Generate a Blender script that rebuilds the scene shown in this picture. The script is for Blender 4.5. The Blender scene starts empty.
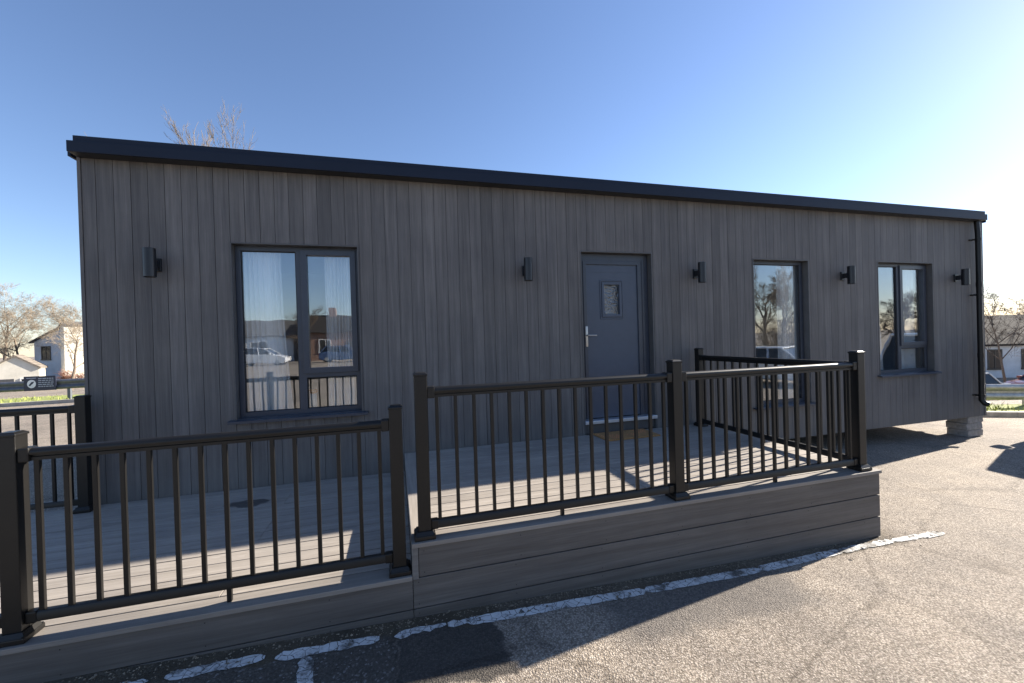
import bpy, bmesh, math, random
from mathutils import Vector, Matrix
random.seed(7)
R_ = math.radians
sc = bpy.context.scene
col = sc.collection

# ------------------------------------------------------------------ materials
def mat(name):
    m = bpy.data.materials.new(name); m.use_nodes = True
    nt = m.node_tree
    return m, nt, nt.nodes['Principled BSDF']

def nd(nt, typ, **kw):
    n = nt.nodes.new(typ)
    for k, v in kw.items():
        if k.startswith('i_'):
            key = k[2:]
            key = int(key) if key.isdigit() else key.replace('_', ' ')
            n.inputs[key].default_value = v
        else:
            setattr(n, k, v)
    return n

def lk(nt, a, b): nt.links.new(a, b)

def coords(nt, scale=(1, 1, 1), rndshift=False):
    tc = nd(nt, 'ShaderNodeTexCoord')
    mp = nd(nt, 'ShaderNodeMapping'); mp.inputs['Scale'].default_value = scale
    if rndshift:
        at = nd(nt, 'ShaderNodeAttribute', attribute_name='rnd')
        ml = nd(nt, 'ShaderNodeVectorMath', operation='SCALE'); ml.inputs['Scale'].default_value = 37.0
        cx = nd(nt, 'ShaderNodeCombineXYZ')
        for i in range(3): lk(nt, at.outputs['Fac'], cx.inputs[i])
        lk(nt, cx.outputs[0], ml.inputs[0])
        ad = nd(nt, 'ShaderNodeVectorMath', operation='ADD')
        lk(nt, tc.outputs['Object'], ad.inputs[0]); lk(nt, ml.outputs[0], ad.inputs[1])
        lk(nt, ad.outputs[0], mp.inputs['Vector'])
    else:
        lk(nt, tc.outputs['Object'], mp.inputs['Vector'])
    return mp.outputs[0]

def ramp(nt, src, stops):
    r = nd(nt, 'ShaderNodeValToRGB')
    e = r.color_ramp.elements
    while len(e) < len(stops): e.new(0.5)
    for el, (p, c) in zip(e, stops):
        el.position = p; el.color = (*c, 1) if len(c) == 3 else c
    lk(nt, src, r.inputs['Fac'])
    return r.outputs['Color']

def mixc(nt, fac, a, b, blend='MIX'):
    m = nd(nt, 'ShaderNodeMix', data_type='RGBA', blend_type=blend)
    for sock, v in ((m.inputs[0], fac), (m.inputs[6], a), (m.inputs[7], b)):
        if hasattr(v, 'is_linked') or hasattr(v, 'links'): lk(nt, v, sock)
        elif isinstance(v, (int, float)): sock.default_value = v
        else: sock.default_value = (*v, 1)
    return m.outputs[2]

def math_(nt, op, a, b=None, c=None, clamp=False):
    m = nd(nt, 'ShaderNodeMath', operation=op, use_clamp=clamp)
    for i, v in enumerate((a, b, c)):
        if v is None: continue
        if hasattr(v, 'links'): lk(nt, v, m.inputs[i])
        else: m.inputs[i].default_value = v
    return m.outputs[0]

def bump(nt, bsdf, height, strength=.3, dist=.01):
    b = nd(nt, 'ShaderNodeBump'); b.inputs['Strength'].default_value = strength
    b.inputs['Distance'].default_value = dist
    lk(nt, height, b.inputs['Height']); lk(nt, b.outputs[0], bsdf.inputs['Normal'])

def noise(nt, vec, scale, detail=4, rough=.55, dist=0):
    n = nd(nt, 'ShaderNodeTexNoise')
    n.inputs['Scale'].default_value = scale; n.inputs['Detail'].default_value = detail
    n.inputs['Roughness'].default_value = rough; n.inputs['Distortion'].default_value = dist
    lk(nt, vec, n.inputs['Vector'])
    return n.outputs['Fac']

def plain(name, c, rough=.5, metal=0.0, var=.15, vscale=6, bmp=0.0, spec=.5):
    m, nt, b = mat(name)
    v = coords(nt)
    n = noise(nt, v, vscale, 5, .6)
    lo = tuple(x * (1 - var) for x in c); hi = tuple(x * (1 + var) for x in c)
    lk(nt, ramp(nt, n, [(.3, lo), (.7, hi)]), b.inputs['Base Color'])
    b.inputs['Roughness'].default_value = rough; b.inputs['Metallic'].default_value = metal
    b.inputs['Specular IOR Level'].default_value = spec
    if bmp: bump(nt, b, noise(nt, v, 180, 3), bmp, .002)
    return m

def wood(name, dark, light, axis, rough=.6, streak=26, rv=.35, bm=.25, groove=0, weather=None, stain=None):
    """composite board: grain drawn out along one axis, every board a little different"""
    m, nt, b = mat(name)
    s = [streak, streak, streak]; s['xyz'.index(axis)] = .9
    v = coords(nt, s, True)
    n1 = noise(nt, v, 1.0, 6, .65)
    s2 = [130, 130, 130]; s2['xyz'.index(axis)] = 4
    v2 = coords(nt, s2, True)
    n2 = noise(nt, v2, 1.0, 3, .6)
    mx = math_(nt, 'ADD', math_(nt, 'MULTIPLY', n1, .7), math_(nt, 'MULTIPLY', n2, .3))
    c = ramp(nt, mx, [(.33, dark), (.52, tuple((a + q) / 2 for a, q in zip(dark, light))), (.68, light)])
    at = nd(nt, 'ShaderNodeAttribute', attribute_name='rnd')
    f = math_(nt, 'ADD', math_(nt, 'MULTIPLY', at.outputs['Fac'], rv), 1 - rv / 2)
    c = mixc(nt, 1.0, c, f, 'MULTIPLY')
    # broad weathering blotches
    w = noise(nt, coords(nt, (1.3, 1.3, 1.3)), 1.4, 5, .6)
    c = mixc(nt, 1.0, c, ramp(nt, w, [(.3, (.86, .86, .87)), (.7, (1.1, 1.09, 1.07))]), 'MULTIPLY')
    if weather:
        w2 = noise(nt, coords(nt, (4, 18, 4)), 1.6, 6, .7)
        k = nd(nt, 'ShaderNodeMapRange'); lk(nt, w2, k.inputs[0]); k.inputs[1].default_value = .58; k.inputs[2].default_value = .74
        c = mixc(nt, math_(nt, 'MULTIPLY', k.outputs[0], .5), c, weather)
    if axis == 'z':
        sz = nd(nt, 'ShaderNodeSeparateXYZ'); lk(nt, coords(nt), sz.inputs[0])
        dn = noise(nt, coords(nt, (9, 9, 5)), 1.0, 6, .7)
        e = math_(nt, 'ADD', sz.outputs[2], math_(nt, 'MULTIPLY', dn, -.75))
        rm = nd(nt, 'ShaderNodeMapRange', interpolation_type='SMOOTHSTEP'); lk(nt, e, rm.inputs[0]); rm.inputs[1].default_value = -.25; rm.inputs[2].default_value = .22; rm.inputs[3].default_value = .34; rm.inputs[4].default_value = 0
        c = mixc(nt, rm.outputs[0], c, (.20, .185, .165))
        dr = noise(nt, coords(nt, (16, 16, .55)), 1.0, 4, .6)
        c = mixc(nt, 1.0, c, ramp(nt, dr, [(.30, (.80, .80, .82)), (.46, (1, 1, 1)), (.66, (1.0, 1.0, 1.0)), (.8, (1.2, 1.19, 1.17))]), 'MULTIPLY')
    if stain:
        vv = coords(nt); sx = nd(nt, 'ShaderNodeTexNoise'); sx.inputs['Scale'].default_value = 6; lk(nt, vv, sx.inputs['Vector'])
        s1 = nd(nt, 'ShaderNodeVectorMath', operation='SCALE'); s1.inputs['Scale'].default_value = .22; lk(nt, sx.outputs['Color'], s1.inputs[0])
        s2 = nd(nt, 'ShaderNodeVectorMath', operation='ADD'); lk(nt, vv, s2.inputs[0]); lk(nt, s1.outputs[0], s2.inputs[1])
        for (ax, ay, rx, ry, k) in stain:
            mp = nd(nt, 'ShaderNodeMapping', vector_type='POINT'); mp.inputs['Scale'].default_value = (1 / rx, 1 / ry, 0); mp.inputs['Location'].default_value = (-(ax + .11) / rx, -(ay + .11) / ry, 0)
            lk(nt, s2.outputs[0], mp.inputs['Vector'])
            ln = nd(nt, 'ShaderNodeVectorMath', operation='LENGTH'); lk(nt, mp.outputs[0], ln.inputs[0])
            rm = nd(nt, 'ShaderNodeMapRange', interpolation_type='SMOOTHSTEP'); lk(nt, ln.outputs['Value'], rm.inputs[0]); rm.inputs[1].default_value = .8; rm.inputs[2].default_value = 1.05; rm.inputs[3].default_value = 1; rm.inputs[4].default_value = 0
            c = mixc(nt, math_(nt, 'MULTIPLY', rm.outputs[0], k), c, (.06, .055, .052))
    lk(nt, c, b.inputs['Base Color'])
    lk(nt, math_(nt, 'ADD', math_(nt, 'MULTIPLY', n1, .25), rough - .12), b.inputs['Roughness'])
    b.inputs['Specular IOR Level'].default_value = .35
    bump(nt, b, mx, bm, .003)
    return m

M = {}
M['clad'] = wood('cladding', (.090, .085, .083), (.170, .161, .155), 'z', rv=.26, bm=.35)
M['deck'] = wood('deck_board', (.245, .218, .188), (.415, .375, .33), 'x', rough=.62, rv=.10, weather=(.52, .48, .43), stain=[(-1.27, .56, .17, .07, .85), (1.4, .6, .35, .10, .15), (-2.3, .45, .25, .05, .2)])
M['deck_edge'] = wood('deck_nosing', (.19, .168, .147), (.31, .282, .25), 'x', rough=.62, rv=.10)
M['deck_y'] = wood('deck_edge_board', (.245, .218, .188), (.415, .375, .33), 'y', rough=.62, rv=.1)
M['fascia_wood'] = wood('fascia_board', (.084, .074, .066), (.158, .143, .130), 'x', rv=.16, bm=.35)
M['trim_wood'] = wood('trim_board', (.13, .121, .112), (.23, .215, .20), 'x', rv=.15, bm=.3)
M['roof_metal'] = plain('navy_fascia_metal', (.012, .018, .034), .5, 0, .1, 3, 0, .22)
M['soffit'] = plain('soffit', (.02, .021, .024), .5)
M['roof'] = plain('roof_sheet', (.03, .032, .036), .5)
M['pvc'] = plain('anthracite_frame', (.042, .050, .068), .36, 0, .08, 8)
M['liner'] = plain('anthracite_reveal', (.085, .083, .083), .5, 0, .15, 9)
M['door'] = plain('slate_blue_door', (.058, .074, .106), .42, 0, .07, 10, .25)
M['black'] = plain('black_powder_coat', (.0075, .0069, .0062), .42, 0, .18, 14, .12, .4)
M['lamp'] = plain('lamp_body', (.012, .0135, .017), .36, .1)
M['chrome'] = plain('satin_chrome', (.50, .48, .45), .38, .9, .05)
M['alu'] = plain('threshold_aluminium', (.62, .66, .72), .3, .7, .08)
M['rubber'] = plain('rubber_seal', (.012, .012, .013), .6)
M['white_in'] = plain('interior_plaster', (.62, .60, .57), .9, 0, .04)
M['floor_in'] = plain('interior_floor', (.16, .12, .085), .5)
M['lens'] = plain('lamp_lens', (.75, .68, .55), .4)

def glass_mat(name, f0=.15, tint=(.80, .85, .86), wob=.10, wscale=1.6):
    m = bpy.data.materials.new(name); m.use_nodes = True
    nt = m.node_tree; nt.nodes.clear()
    out = nd(nt, 'ShaderNodeOutputMaterial')
    tr = nd(nt, 'ShaderNodeBsdfTransparent'); tr.inputs[0].default_value = (*tint, 1)
    gl = nd(nt, 'ShaderNodeBsdfGlossy'); gl.inputs['Roughness'].default_value = .004
    gl.inputs['Color'].default_value = (.93, .96, 1.0, 1)
    ge = nd(nt, 'ShaderNodeNewGeometry')
    dt = nd(nt, 'ShaderNodeVectorMath', operation='DOT_PRODUCT')
    lk(nt, ge.outputs['Normal'], dt.inputs[0]); lk(nt, ge.outputs['Incoming'], dt.inputs[1])
    k = math_(nt, 'POWER', math_(nt, 'SUBTRACT', 1.0, math_(nt, 'ABSOLUTE', dt.outputs['Value'])), 5.0)
    fr = math_(nt, 'ADD', math_(nt, 'MULTIPLY', k, 1 - f0), f0, clamp=True)
    mx = nd(nt, 'ShaderNodeMixShader')
    b = nd(nt, 'ShaderNodeBump'); b.inputs['Strength'].default_value = wob; b.inputs['Distance'].default_value = .02
    lk(nt, noise(nt, coords(nt, (1, 1, 1)), wscale, 2, .4), b.inputs['Height'])
    lk(nt, b.outputs[0], gl.inputs['Normal'])
    lk(nt, fr, mx.inputs[0]); lk(nt, tr.outputs[0], mx.inputs[1]); lk(nt, gl.outputs[0], mx.inputs[2])
    lk(nt, mx.outputs[0], out.inputs[0])
    return m
M['glass'] = glass_mat('window_glass', .185, (.97, .985, .985), .045, 2.4)
M['glass_obscure'] = glass_mat('obscured_glass', .16, (.5, .5, .47), 1.0, 42)

def voile():
    m = bpy.data.materials.new('voile_curtain'); m.use_nodes = True
    nt = m.node_tree; nt.nodes.clear()
    out = nd(nt, 'ShaderNodeOutputMaterial')
    d = nd(nt, 'ShaderNodeBsdfDiffuse'); d.inputs[0].default_value = (.93, .94, .95, 1)
    t = nd(nt, 'ShaderNodeBsdfTranslucent'); t.inputs[0].default_value = (.8, .8, .8, 1)
    tr = nd(nt, 'ShaderNodeBsdfTransparent')
    a = nd(nt, 'ShaderNodeMixShader'); a.inputs[0].default_value = .25
    lk(nt, d.outputs[0], a.inputs[1]); lk(nt, t.outputs[0], a.inputs[2])
    c = nd(nt, 'ShaderNodeMixShader'); c.inputs[0].default_value = .03
    lk(nt, a.outputs[0], c.inputs[1]); lk(nt, tr.outputs[0], c.inputs[2]); lk(nt, c.outputs[0], out.inputs[0])
    return m
M['voile'] = voile()

def render_mat(name, c, brick=False, tile=False):
    m, nt, b = mat(name)
    v = coords(nt)
    if brick or tile:
        br = nd(nt, 'ShaderNodeTexBrick'); lk(nt, v, br.inputs['Vector'])
        rot = coords(nt); 
        tc = nd(nt, 'ShaderNodeSeparateXYZ'); lk(nt, rot, tc.inputs[0])
        cb = nd(nt, 'ShaderNodeCombineXYZ')
        lk(nt, math_(nt, 'ADD', tc.outputs[0], tc.outputs[1]), cb.inputs[0]); lk(nt, tc.outputs[2], cb.inputs[1])
        lk(nt, cb.outputs[0], br.inputs['Vector'])
        br.inputs['Scale'].default_value = 1.0
        br.inputs['Brick Width'].default_value = .26 if brick else .3
        br.inputs['Row Height'].default_value = .085 if brick else .2
        br.inputs['Mortar Size'].default_value = .008 if brick else .014
        br.inputs['Color1'].default_value = (*c, 1)
        br.inputs['Color2'].default_value = (*[x * .72 for x in c], 1)
        br.inputs['Mortar'].default_value = (.3, .28, .25, 1) if brick else (*[x * .35 for x in c], 1)
        cc = br.outputs[0]
    else:
        cc = (*c,)
    n = noise(nt, v, 1.2, 6, .65)
    cc = mixc(nt, 1.0, cc, ramp(nt, n, [(.3, (.82, .82, .80)), (.65, (1.05, 1.05, 1.05))]), 'MULTIPLY')
    lk(nt, cc, b.inputs['Base Color']); b.inputs['Roughness'].default_value = .85
    bump(nt, b, noise(nt, v, 60, 4), .3, .004)
    return m
M['cream_render'] = render_mat('cream_render', (.70, .66, .57))
M['white_render'] = render_mat('white_render', (.72, .73, .73))
M['grey_render'] = render_mat('pale_grey_render', (.55, .58, .62))
M['brick'] = render_mat('red_brick', (.30, .15, .10), brick=True)
M['tile_dark'] = render_mat('grey_tile', (.12, .115, .11), tile=True)
M['tile_brown'] = render_mat('brown_tile', (.026, .019, .015), tile=True)
M['tile_pale'] = render_mat('weathered_tile', (.26, .22, .18), tile=True)
M['win_dark'] = plain('house_glass', (.02, .025, .03), .08)
M['win_frame_w'] = plain('white_house_frame', (.7, .7, .7), .4)
M['win_frame_b'] = plain('brown_house_frame', (.08, .065, .05), .5)
M['garage'] = plain('dark_garage_door', (.07, .07, .075), .6)

M['block'] = plain('concrete_block', (.30, .285, .265), .92, 0, .25, 22, .8)
M['galv'] = plain('galvanised_rail', (.40, .39, .36), .42, .65, .25, 9)
M['galv_dull'] = plain('dull_grey_rail', (.13, .14, .16), .5, .35, .25, 9)
M['grit'] = plain('grit', (.20, .165, .12), .9, 0, .6, 60)
M['sign_navy'] = plain('navy_sign', (.015, .02, .045), .4)
M['sign_white'] = plain('sign_white', (.75, .75, .77), .5)
M['sign_grey'] = plain('sign_pale_lettering', (.35, .38, .45), .5)
M['bark'] = plain('bark', (.17, .13, .095), .9, 0, .35, 14, .5)
M['bark_pale'] = plain('pale_birch_bark', (.42, .38, .32), .8, 0, .3, 10, .4)
M['bark_birch'] = plain('grey_birch_bark', (.15, .125, .10), .85, 0, .3, 10, .4)
M['twig'] = plain('twig', (.11, .077, .053), .9, 0, .35, 3)
M['twig_tan'] = plain('tan_twig', (.27, .22, .16), .9, 0, .3, 3)
M['twig_red'] = plain('reddish_twig', (.20, .095, .06), .9, 0, .3, 3)
M['leaf_dark'] = plain('conifer_needles', (.15, .125, .075), .8, 0, .5, 2)
M['leaf_hedge'] = plain('hedge_leaf', (.05, .075, .025), .7, 0, .45, 4)
M['grass'] = plain('grass_blade', (.30, .34, .075), .7, 0, .3, 3)
M['kerb'] = plain('kerb_stone', (.33, .31, .28), .9, 0, .2, 6, .5)
M['mat_coir'] = plain('coir', (.36, .19, .07), .95, 0, .4, 120, .9)
M['mat_dot'] = plain('orange_dot', (.75, .28, .14), .9)
M['pot'] = plain('white_ceramic', (.72, .72, .70), .25)
M['orange'] = plain('orange_petal', (.65, .22, .05), .6)
for nm, c in dict(silver=(.42, .43, .45), red=(.20, .045, .03), white=(.75, .75, .75), blue=(.05, .10, .22), grey=(.12, .125, .13)).items():
    m = plain('car_paint_' + nm, c, .28, .3, .04)
    m.node_tree.nodes['Principled BSDF'].inputs['Coat Weight'].default_value = .6
    M['car_' + nm] = m
M['car_glass'] = plain('car_glass', (.012, .014, .016), .06)
M['tyre'] = plain('tyre', (.015, .015, .015), .85)
M['rim'] = plain('alloy_rim', (.45, .45, .46), .3, .8)
M['lampglass'] = plain('headlamp', (.7, .7, .68), .12)
M['taillamp'] = plain('tail_lamp', (.35, .02, .02), .2)

# ------------------------------------------------------------------ mesh builder
class MB:
    def __init__(s): s.v = []; s.f = []; s.r = []; s.m = []
    def add(s, vs, fs, rnd=0.5, mi=0):
        o = len(s.v); s.v += [tuple(p) for p in vs]
        for f in fs: s.f.append([o + i for i in f]); s.r.append(rnd); s.m.append(mi)
        return s
    def box(s, x0, x1, y0, y1, z0, z1, rnd=None, mi=0, c=0.0):
        if rnd is None: rnd = random.random()
        if x1 < x0: x0, x1 = x1, x0
        if y1 < y0: y0, y1 = y1, y0
        if z1 < z0: z0, z1 = z1, z0
        if c <= 0:
            vs = [(x, y, z) for z in (z0, z1) for x, y in ((x0, y0), (x1, y0), (x1, y1), (x0, y1))]
            return s.add(vs, [(3, 2, 1, 0), (4, 5, 6, 7), (0, 1, 5, 4), (1, 2, 6, 5), (2, 3, 7, 6), (3, 0, 4, 7)], rnd, mi)
        c = min(c, (x1 - x0) * .45, (y1 - y0) * .45, (z1 - z0) * .45)
        bm = bmesh.new(); bmesh.ops.create_cube(bm, size=1)
        for q in bm.verts:
            q.co = Vector(((x0 + x1) / 2 + q.co.x * (x1 - x0), (y0 + y1) / 2 + q.co.y * (y1 - y0), (z0 + z1) / 2 + q.co.z * (z1 - z0)))
        bmesh.ops.bevel(bm, geom=bm.edges[:], offset=c, segments=2, profile=.6, affect='EDGES')
        bm.verts.index_update()
        s.add([q.co[:] for q in bm.verts], [[q.index for q in f.verts] for f in bm.faces], rnd, mi); bm.free()
        return s
    def tube(s, pts, rads, n=8, rnd=.5, cap=True, mi=0):
        pts = [Vector(p) for p in pts]
        rings = []; up = None
        for i, p in enumerate(pts):
            d = (pts[min(i + 1, len(pts) - 1)] - pts[max(i - 1, 0)])
            d = d.normalized() if d.length > 1e-9 else Vector((0, 0, 1))
            if up is None: up = d.orthogonal().normalized()
            a = up - d * up.dot(d)
            a = a.normalized() if a.length > 1e-6 else d.orthogonal().normalized()
            up = a; b = d.cross(a)
            r = rads[i] if isinstance(rads, (list, tuple)) else rads
            rings.append([p + (a * math.cos(2 * math.pi * k / n) + b * math.sin(2 * math.pi * k / n)) * r for k in range(n)])
        vs = [q for r in rings for q in r]; fs = []
        for i in range(len(rings) - 1):
            for k in range(n):
                k2 = (k + 1) % n
                fs.append((i * n + k, i * n + k2, (i + 1) * n + k2, (i + 1) * n + k))
        if cap:
            fs.append(tuple(reversed(range(n)))); fs.append(tuple(range((len(rings) - 1) * n, len(rings) * n)))
        return s.add(vs, fs, rnd, mi)
    def prism(s, poly, axis, a0, a1, rnd=.5, mi=0):
        """poly in the two other axes, extruded along axis"""
        def P(p, t):
            return {'x': (t, p[0], p[1]), 'y': (p[0], t, p[1]), 'z': (p[0], p[1], t)}[axis]
        n = len(poly)
        vs = [P(p, a0) for p in poly] + [P(p, a1) for p in poly]
        fs = [tuple(range(n))[::-1], tuple(range(n, 2 * n))] + [(i, (i + 1) % n, n + (i + 1) % n, n + i) for i in range(n)]
        return s.add(vs, fs, rnd, mi)
    def build(s, name, material, parent=None, loc=None, smooth=False):
        me = bpy.data.meshes.new(name)
        me.from_pydata(s.v, [], s.f)
        at = me.attributes.new('rnd', 'FLOAT', 'FACE')
        at.data.foreach_set('value', s.r)
        for mm in (material if isinstance(material, (list, tuple)) else [material]): me.materials.append(mm)
        if any(s.m): me.polygons.foreach_set('material_index', s.m)
        bm = bmesh.new(); bm.from_mesh(me); bmesh.ops.recalc_face_normals(bm, faces=bm.faces[:]); bm.to_mesh(me); bm.free()
        if smooth:
            me.polygons.foreach_set('use_smooth', [True] * len(me.polygons))
            try: me.set_sharp_from_angle(angle=R_(40))
            except Exception: pass
        o = bpy.data.objects.new(name, me); col.objects.link(o)
        if parent is not None: o.parent = parent
        if loc is not None: o.location = loc
        return o

def tag(o, label, cat, group=None, kind=None):
    if label: o['label'] = label
    if cat: o['category'] = cat
    if group: o['group'] = group
    if kind: o['kind'] = kind
    return o
def thing(name, loc, label, cat, group=None, rz=0):
    o = bpy.data.objects.new(name, None); col.objects.link(o)
    o.location = loc; o.rotation_euler = (0, 0, rz); o.empty_display_size = .2
    return tag(o, label, cat, group)
def structure(o): o['kind'] = 'structure'; return o
def copy_tree(o, parent=None):
    c = o.copy(); col.objects.link(c)
    if parent is not None: c.parent = parent
    for ch in list(o.children): copy_tree(ch, c)
    return c

def smooth01(t): t = max(0, min(1, t)); return t * t * (3 - 2 * t)
def hz(x, y):
    """height of the car park and of the land round it"""
    X = max(-2.5, min(14, x)); Y = max(-7, min(1.5, y))
    z = -.424 - .0325 * X + .02 * (Y + 2) - .010 * max(0, min(10, -2.5 - x))
    # land falls away beyond the barriers
    nr = (x - 11.6) * .27 + (y - 1.0) * .96          # beyond the right-hand kerb
    nl = y - 11.0
    wr = smooth01((x - 6) / 6)
    wl = smooth01((-2 - x) / 6)
    wm = 1 - max(wr, wl)
    z -= 1.75 * wr * smooth01((nr - 1.6) / 8)
    z -= 1.45 * wl * smooth01((nl - 2.5) / 22)
    z -= 1.0 * wm * smooth01((nl - 2) / 20)
    return z

# ------------------------------------------------------------------ ground
def asphalt():
    m, nt, b = mat('asphalt')
    v = coords(nt)
    vo = nd(nt, 'ShaderNodeTexVoronoi'); vo.inputs['Scale'].default_value = 105; lk(nt, v, vo.inputs['Vector'])
    vo2 = nd(nt, 'ShaderNodeTexVoronoi'); vo2.inputs['Scale'].default_value = 190; lk(nt, v, vo2.inputs['Vector'])
    hs = nd(nt, 'ShaderNodeSeparateColor'); lk(nt, vo.outputs['Color'], hs.inputs[0])
    stone = ramp(nt, hs.outputs[0], [(0, (.20, .168, .135)), (.35, (.315, .272, .222)), (.7, (.395, .34, .28)), (1, (.475, .42, .355))])
    binder = ramp(nt, vo.outputs['Distance'], [(.35, (1, 1, 1)), (.62, (.62, .60, .58))])
    c = mixc(nt, 1.0, stone, binder, 'MULTIPLY')
    big = noise(nt, v, .45, 6, .62)
    c = mixc(nt, 1.0, c, ramp(nt, big, [(.30, (.70, .69, .69)), (.5, (1, 1, 1)), (.70, (1.20, 1.17, 1.12))]), 'MULTIPLY')
    mid = noise(nt, v, 3.5, 5, .65)
    c = mixc(nt, 1.0, c, ramp(nt, mid, [(.3, (.82, .82, .83)), (.7, (1.12, 1.11, 1.09))]), 'MULTIPLY')
    # position masks for repairs, dirt and a darker band
    sp = nd(nt, 'ShaderNodeSeparateXYZ')
    wob = nd(nt, 'ShaderNodeTexNoise'); wob.inputs['Scale'].default_value = 9; wob.inputs['Detail'].default_value = 5; lk(nt, v, wob.inputs['Vector'])
    w1 = nd(nt, 'ShaderNodeVectorMath', operation='SCALE'); w1.inputs['Scale'].default_value = .16
    w0 = nd(nt, 'ShaderNodeVectorMath', operation='SUBTRACT'); w0.inputs[1].default_value = (.5, .5, .5)
    lk(nt, wob.outputs['Color'], w0.inputs[0]); lk(nt, w0.outputs[0], w1.inputs[0])
    w2 = nd(nt, 'ShaderNodeVectorMath', operation='ADD'); lk(nt, v, w2.inputs[0]); lk(nt, w1.outputs[0], w2.inputs[1])
    lk(nt, w2.outputs[0], sp.inputs[0])
    def between(sock, a, bb, s=.015):
        k1 = nd(nt, 'ShaderNodeMapRange', interpolation_type='SMOOTHSTEP'); lk(nt, sock, k1.inputs[0]); k1.inputs[1].default_value = a - s; k1.inputs[2].default_value = a + s
        k2 = nd(nt, 'ShaderNodeMapRange', interpolation_type='SMOOTHSTEP'); lk(nt, sock, k2.inputs[0]); k2.inputs[1].default_value = bb - s; k2.inputs[2].default_value = bb + s
        return math_(nt, 'MULTIPLY', k1.outputs[0], math_(nt, 'SUBTRACT', 1.0, k2.outputs[0]))
    X, Y = sp.outputs[0], sp.outputs[1]
    # newer, blacker repair in front of the step
    patch = math_(nt, 'MULTIPLY', between(X, -.19, .34), between(Y, -2.52, -2.0))
    c = mixc(nt, math_(nt, 'MULTIPLY', patch, .93), c, mixc(nt, .10, (.030, .028, .026), c))
    # old dark bay on the left of it, with pale chippings left in
    old = math_(nt, 'MULTIPLY', between(X, -2.6, -.19), between(Y, -3.1, -2.0))
    chips = ramp(nt, hs.outputs[1], [(0, (.042, .037, .031)), (.84, (.070, .062, .053)), (.93, (.13, .12, .11)), (1, (.22, .21, .2))])
    c = mixc(nt, math_(nt, 'MULTIPLY', old, .85), c, chips)
    # darker grey, soft-edged band right of the repair
    dk = math_(nt, 'MULTIPLY', between(X, .95, 2.3, .14), between(Y, -2.5, -2.12, .07))
    c = mixc(nt, math_(nt, 'MULTIPLY', dk, .6), c, (.075, .072, .07))
    # mud washed up against the deck
    mud = between(Y, -2.12, -1.9, .02)
    mudx = math_(nt, 'MULTIPLY', mud, between(X, -4, 3.7, .2))
    c = mixc(nt, math_(nt, 'MULTIPLY', mudx, .8), c, ramp(nt, mid, [(.3, (.050, .038, .024)), (.7, (.105, .082, .052))]))
    # cracks
    cr = nd(nt, 'ShaderNodeTexVoronoi', feature='DISTANCE_TO_EDGE'); cr.inputs['Scale'].default_value = .55
    lk(nt, w2.outputs[0], cr.inputs['Vector'])
    ck = ramp(nt, cr.outputs['Distance'], [(0, (.35, .33, .3)), (.006, (.5, .48, .46)), (.013, (1, 1, 1))])
    c = mixc(nt, .38, c, mixc(nt, 1.0, c, ck, 'MULTIPLY'))
    # oil drips and pale dust
    dr = noise(nt, v, 1.7, 3, .5)
    c = mixc(nt, 1.0, c, ramp(nt, dr, [(.24, (.60, .58, .56)), (.36, (1, 1, 1))]), 'MULTIPLY')
    lk(nt, c, b.inputs['Base Color'])
    b.inputs['Roughness'].default_value = .88; b.inputs['Specular IOR Level'].default_value = .3
    h = math_(nt, 'SUBTRACT', math_(nt, 'MULTIPLY', hs.outputs[2], .45), vo.outputs['Distance'])
    h = math_(nt, 'ADD', h, math_(nt, 'MULTIPLY', vo2.outputs['Distance'], -.4))
    h = math_(nt, 'ADD', h, math_(nt, 'MULTIPLY', mid, .8))
    bump(nt, b, h, .7, .006)
    return m
M['asphalt'] = asphalt()

def axis_pts(lo, hi, a, b, step):
    p = [a + i * step for i in range(int(round((b - a) / step)) + 1)]
    s = step; x = b
    while x < hi: s *= 1.25; x += s; p.append(x)
    s = step; x = a
    while x > lo: s *= 1.25; x -= s; p.insert(0, x)
    return p
def make_ground():
    xs = axis_pts(-420, 420, -14, 20, .5); ys = axis_pts(-420, 420, -8, 16, .5)
    g = MB()
    vs = [(x, y, hz(x, y)) for y in ys for x in xs]
    n = len(xs)
    fs = [(j * n + i, j * n + i + 1, (j + 1) * n + i + 1, (j + 1) * n + i) for j in range(len(ys) - 1) for i in range(n - 1)]
    g.add(vs, fs)
    o = g.build('car_park', M['asphalt'], smooth=True)
    structure(o); return o
make_ground()

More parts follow.
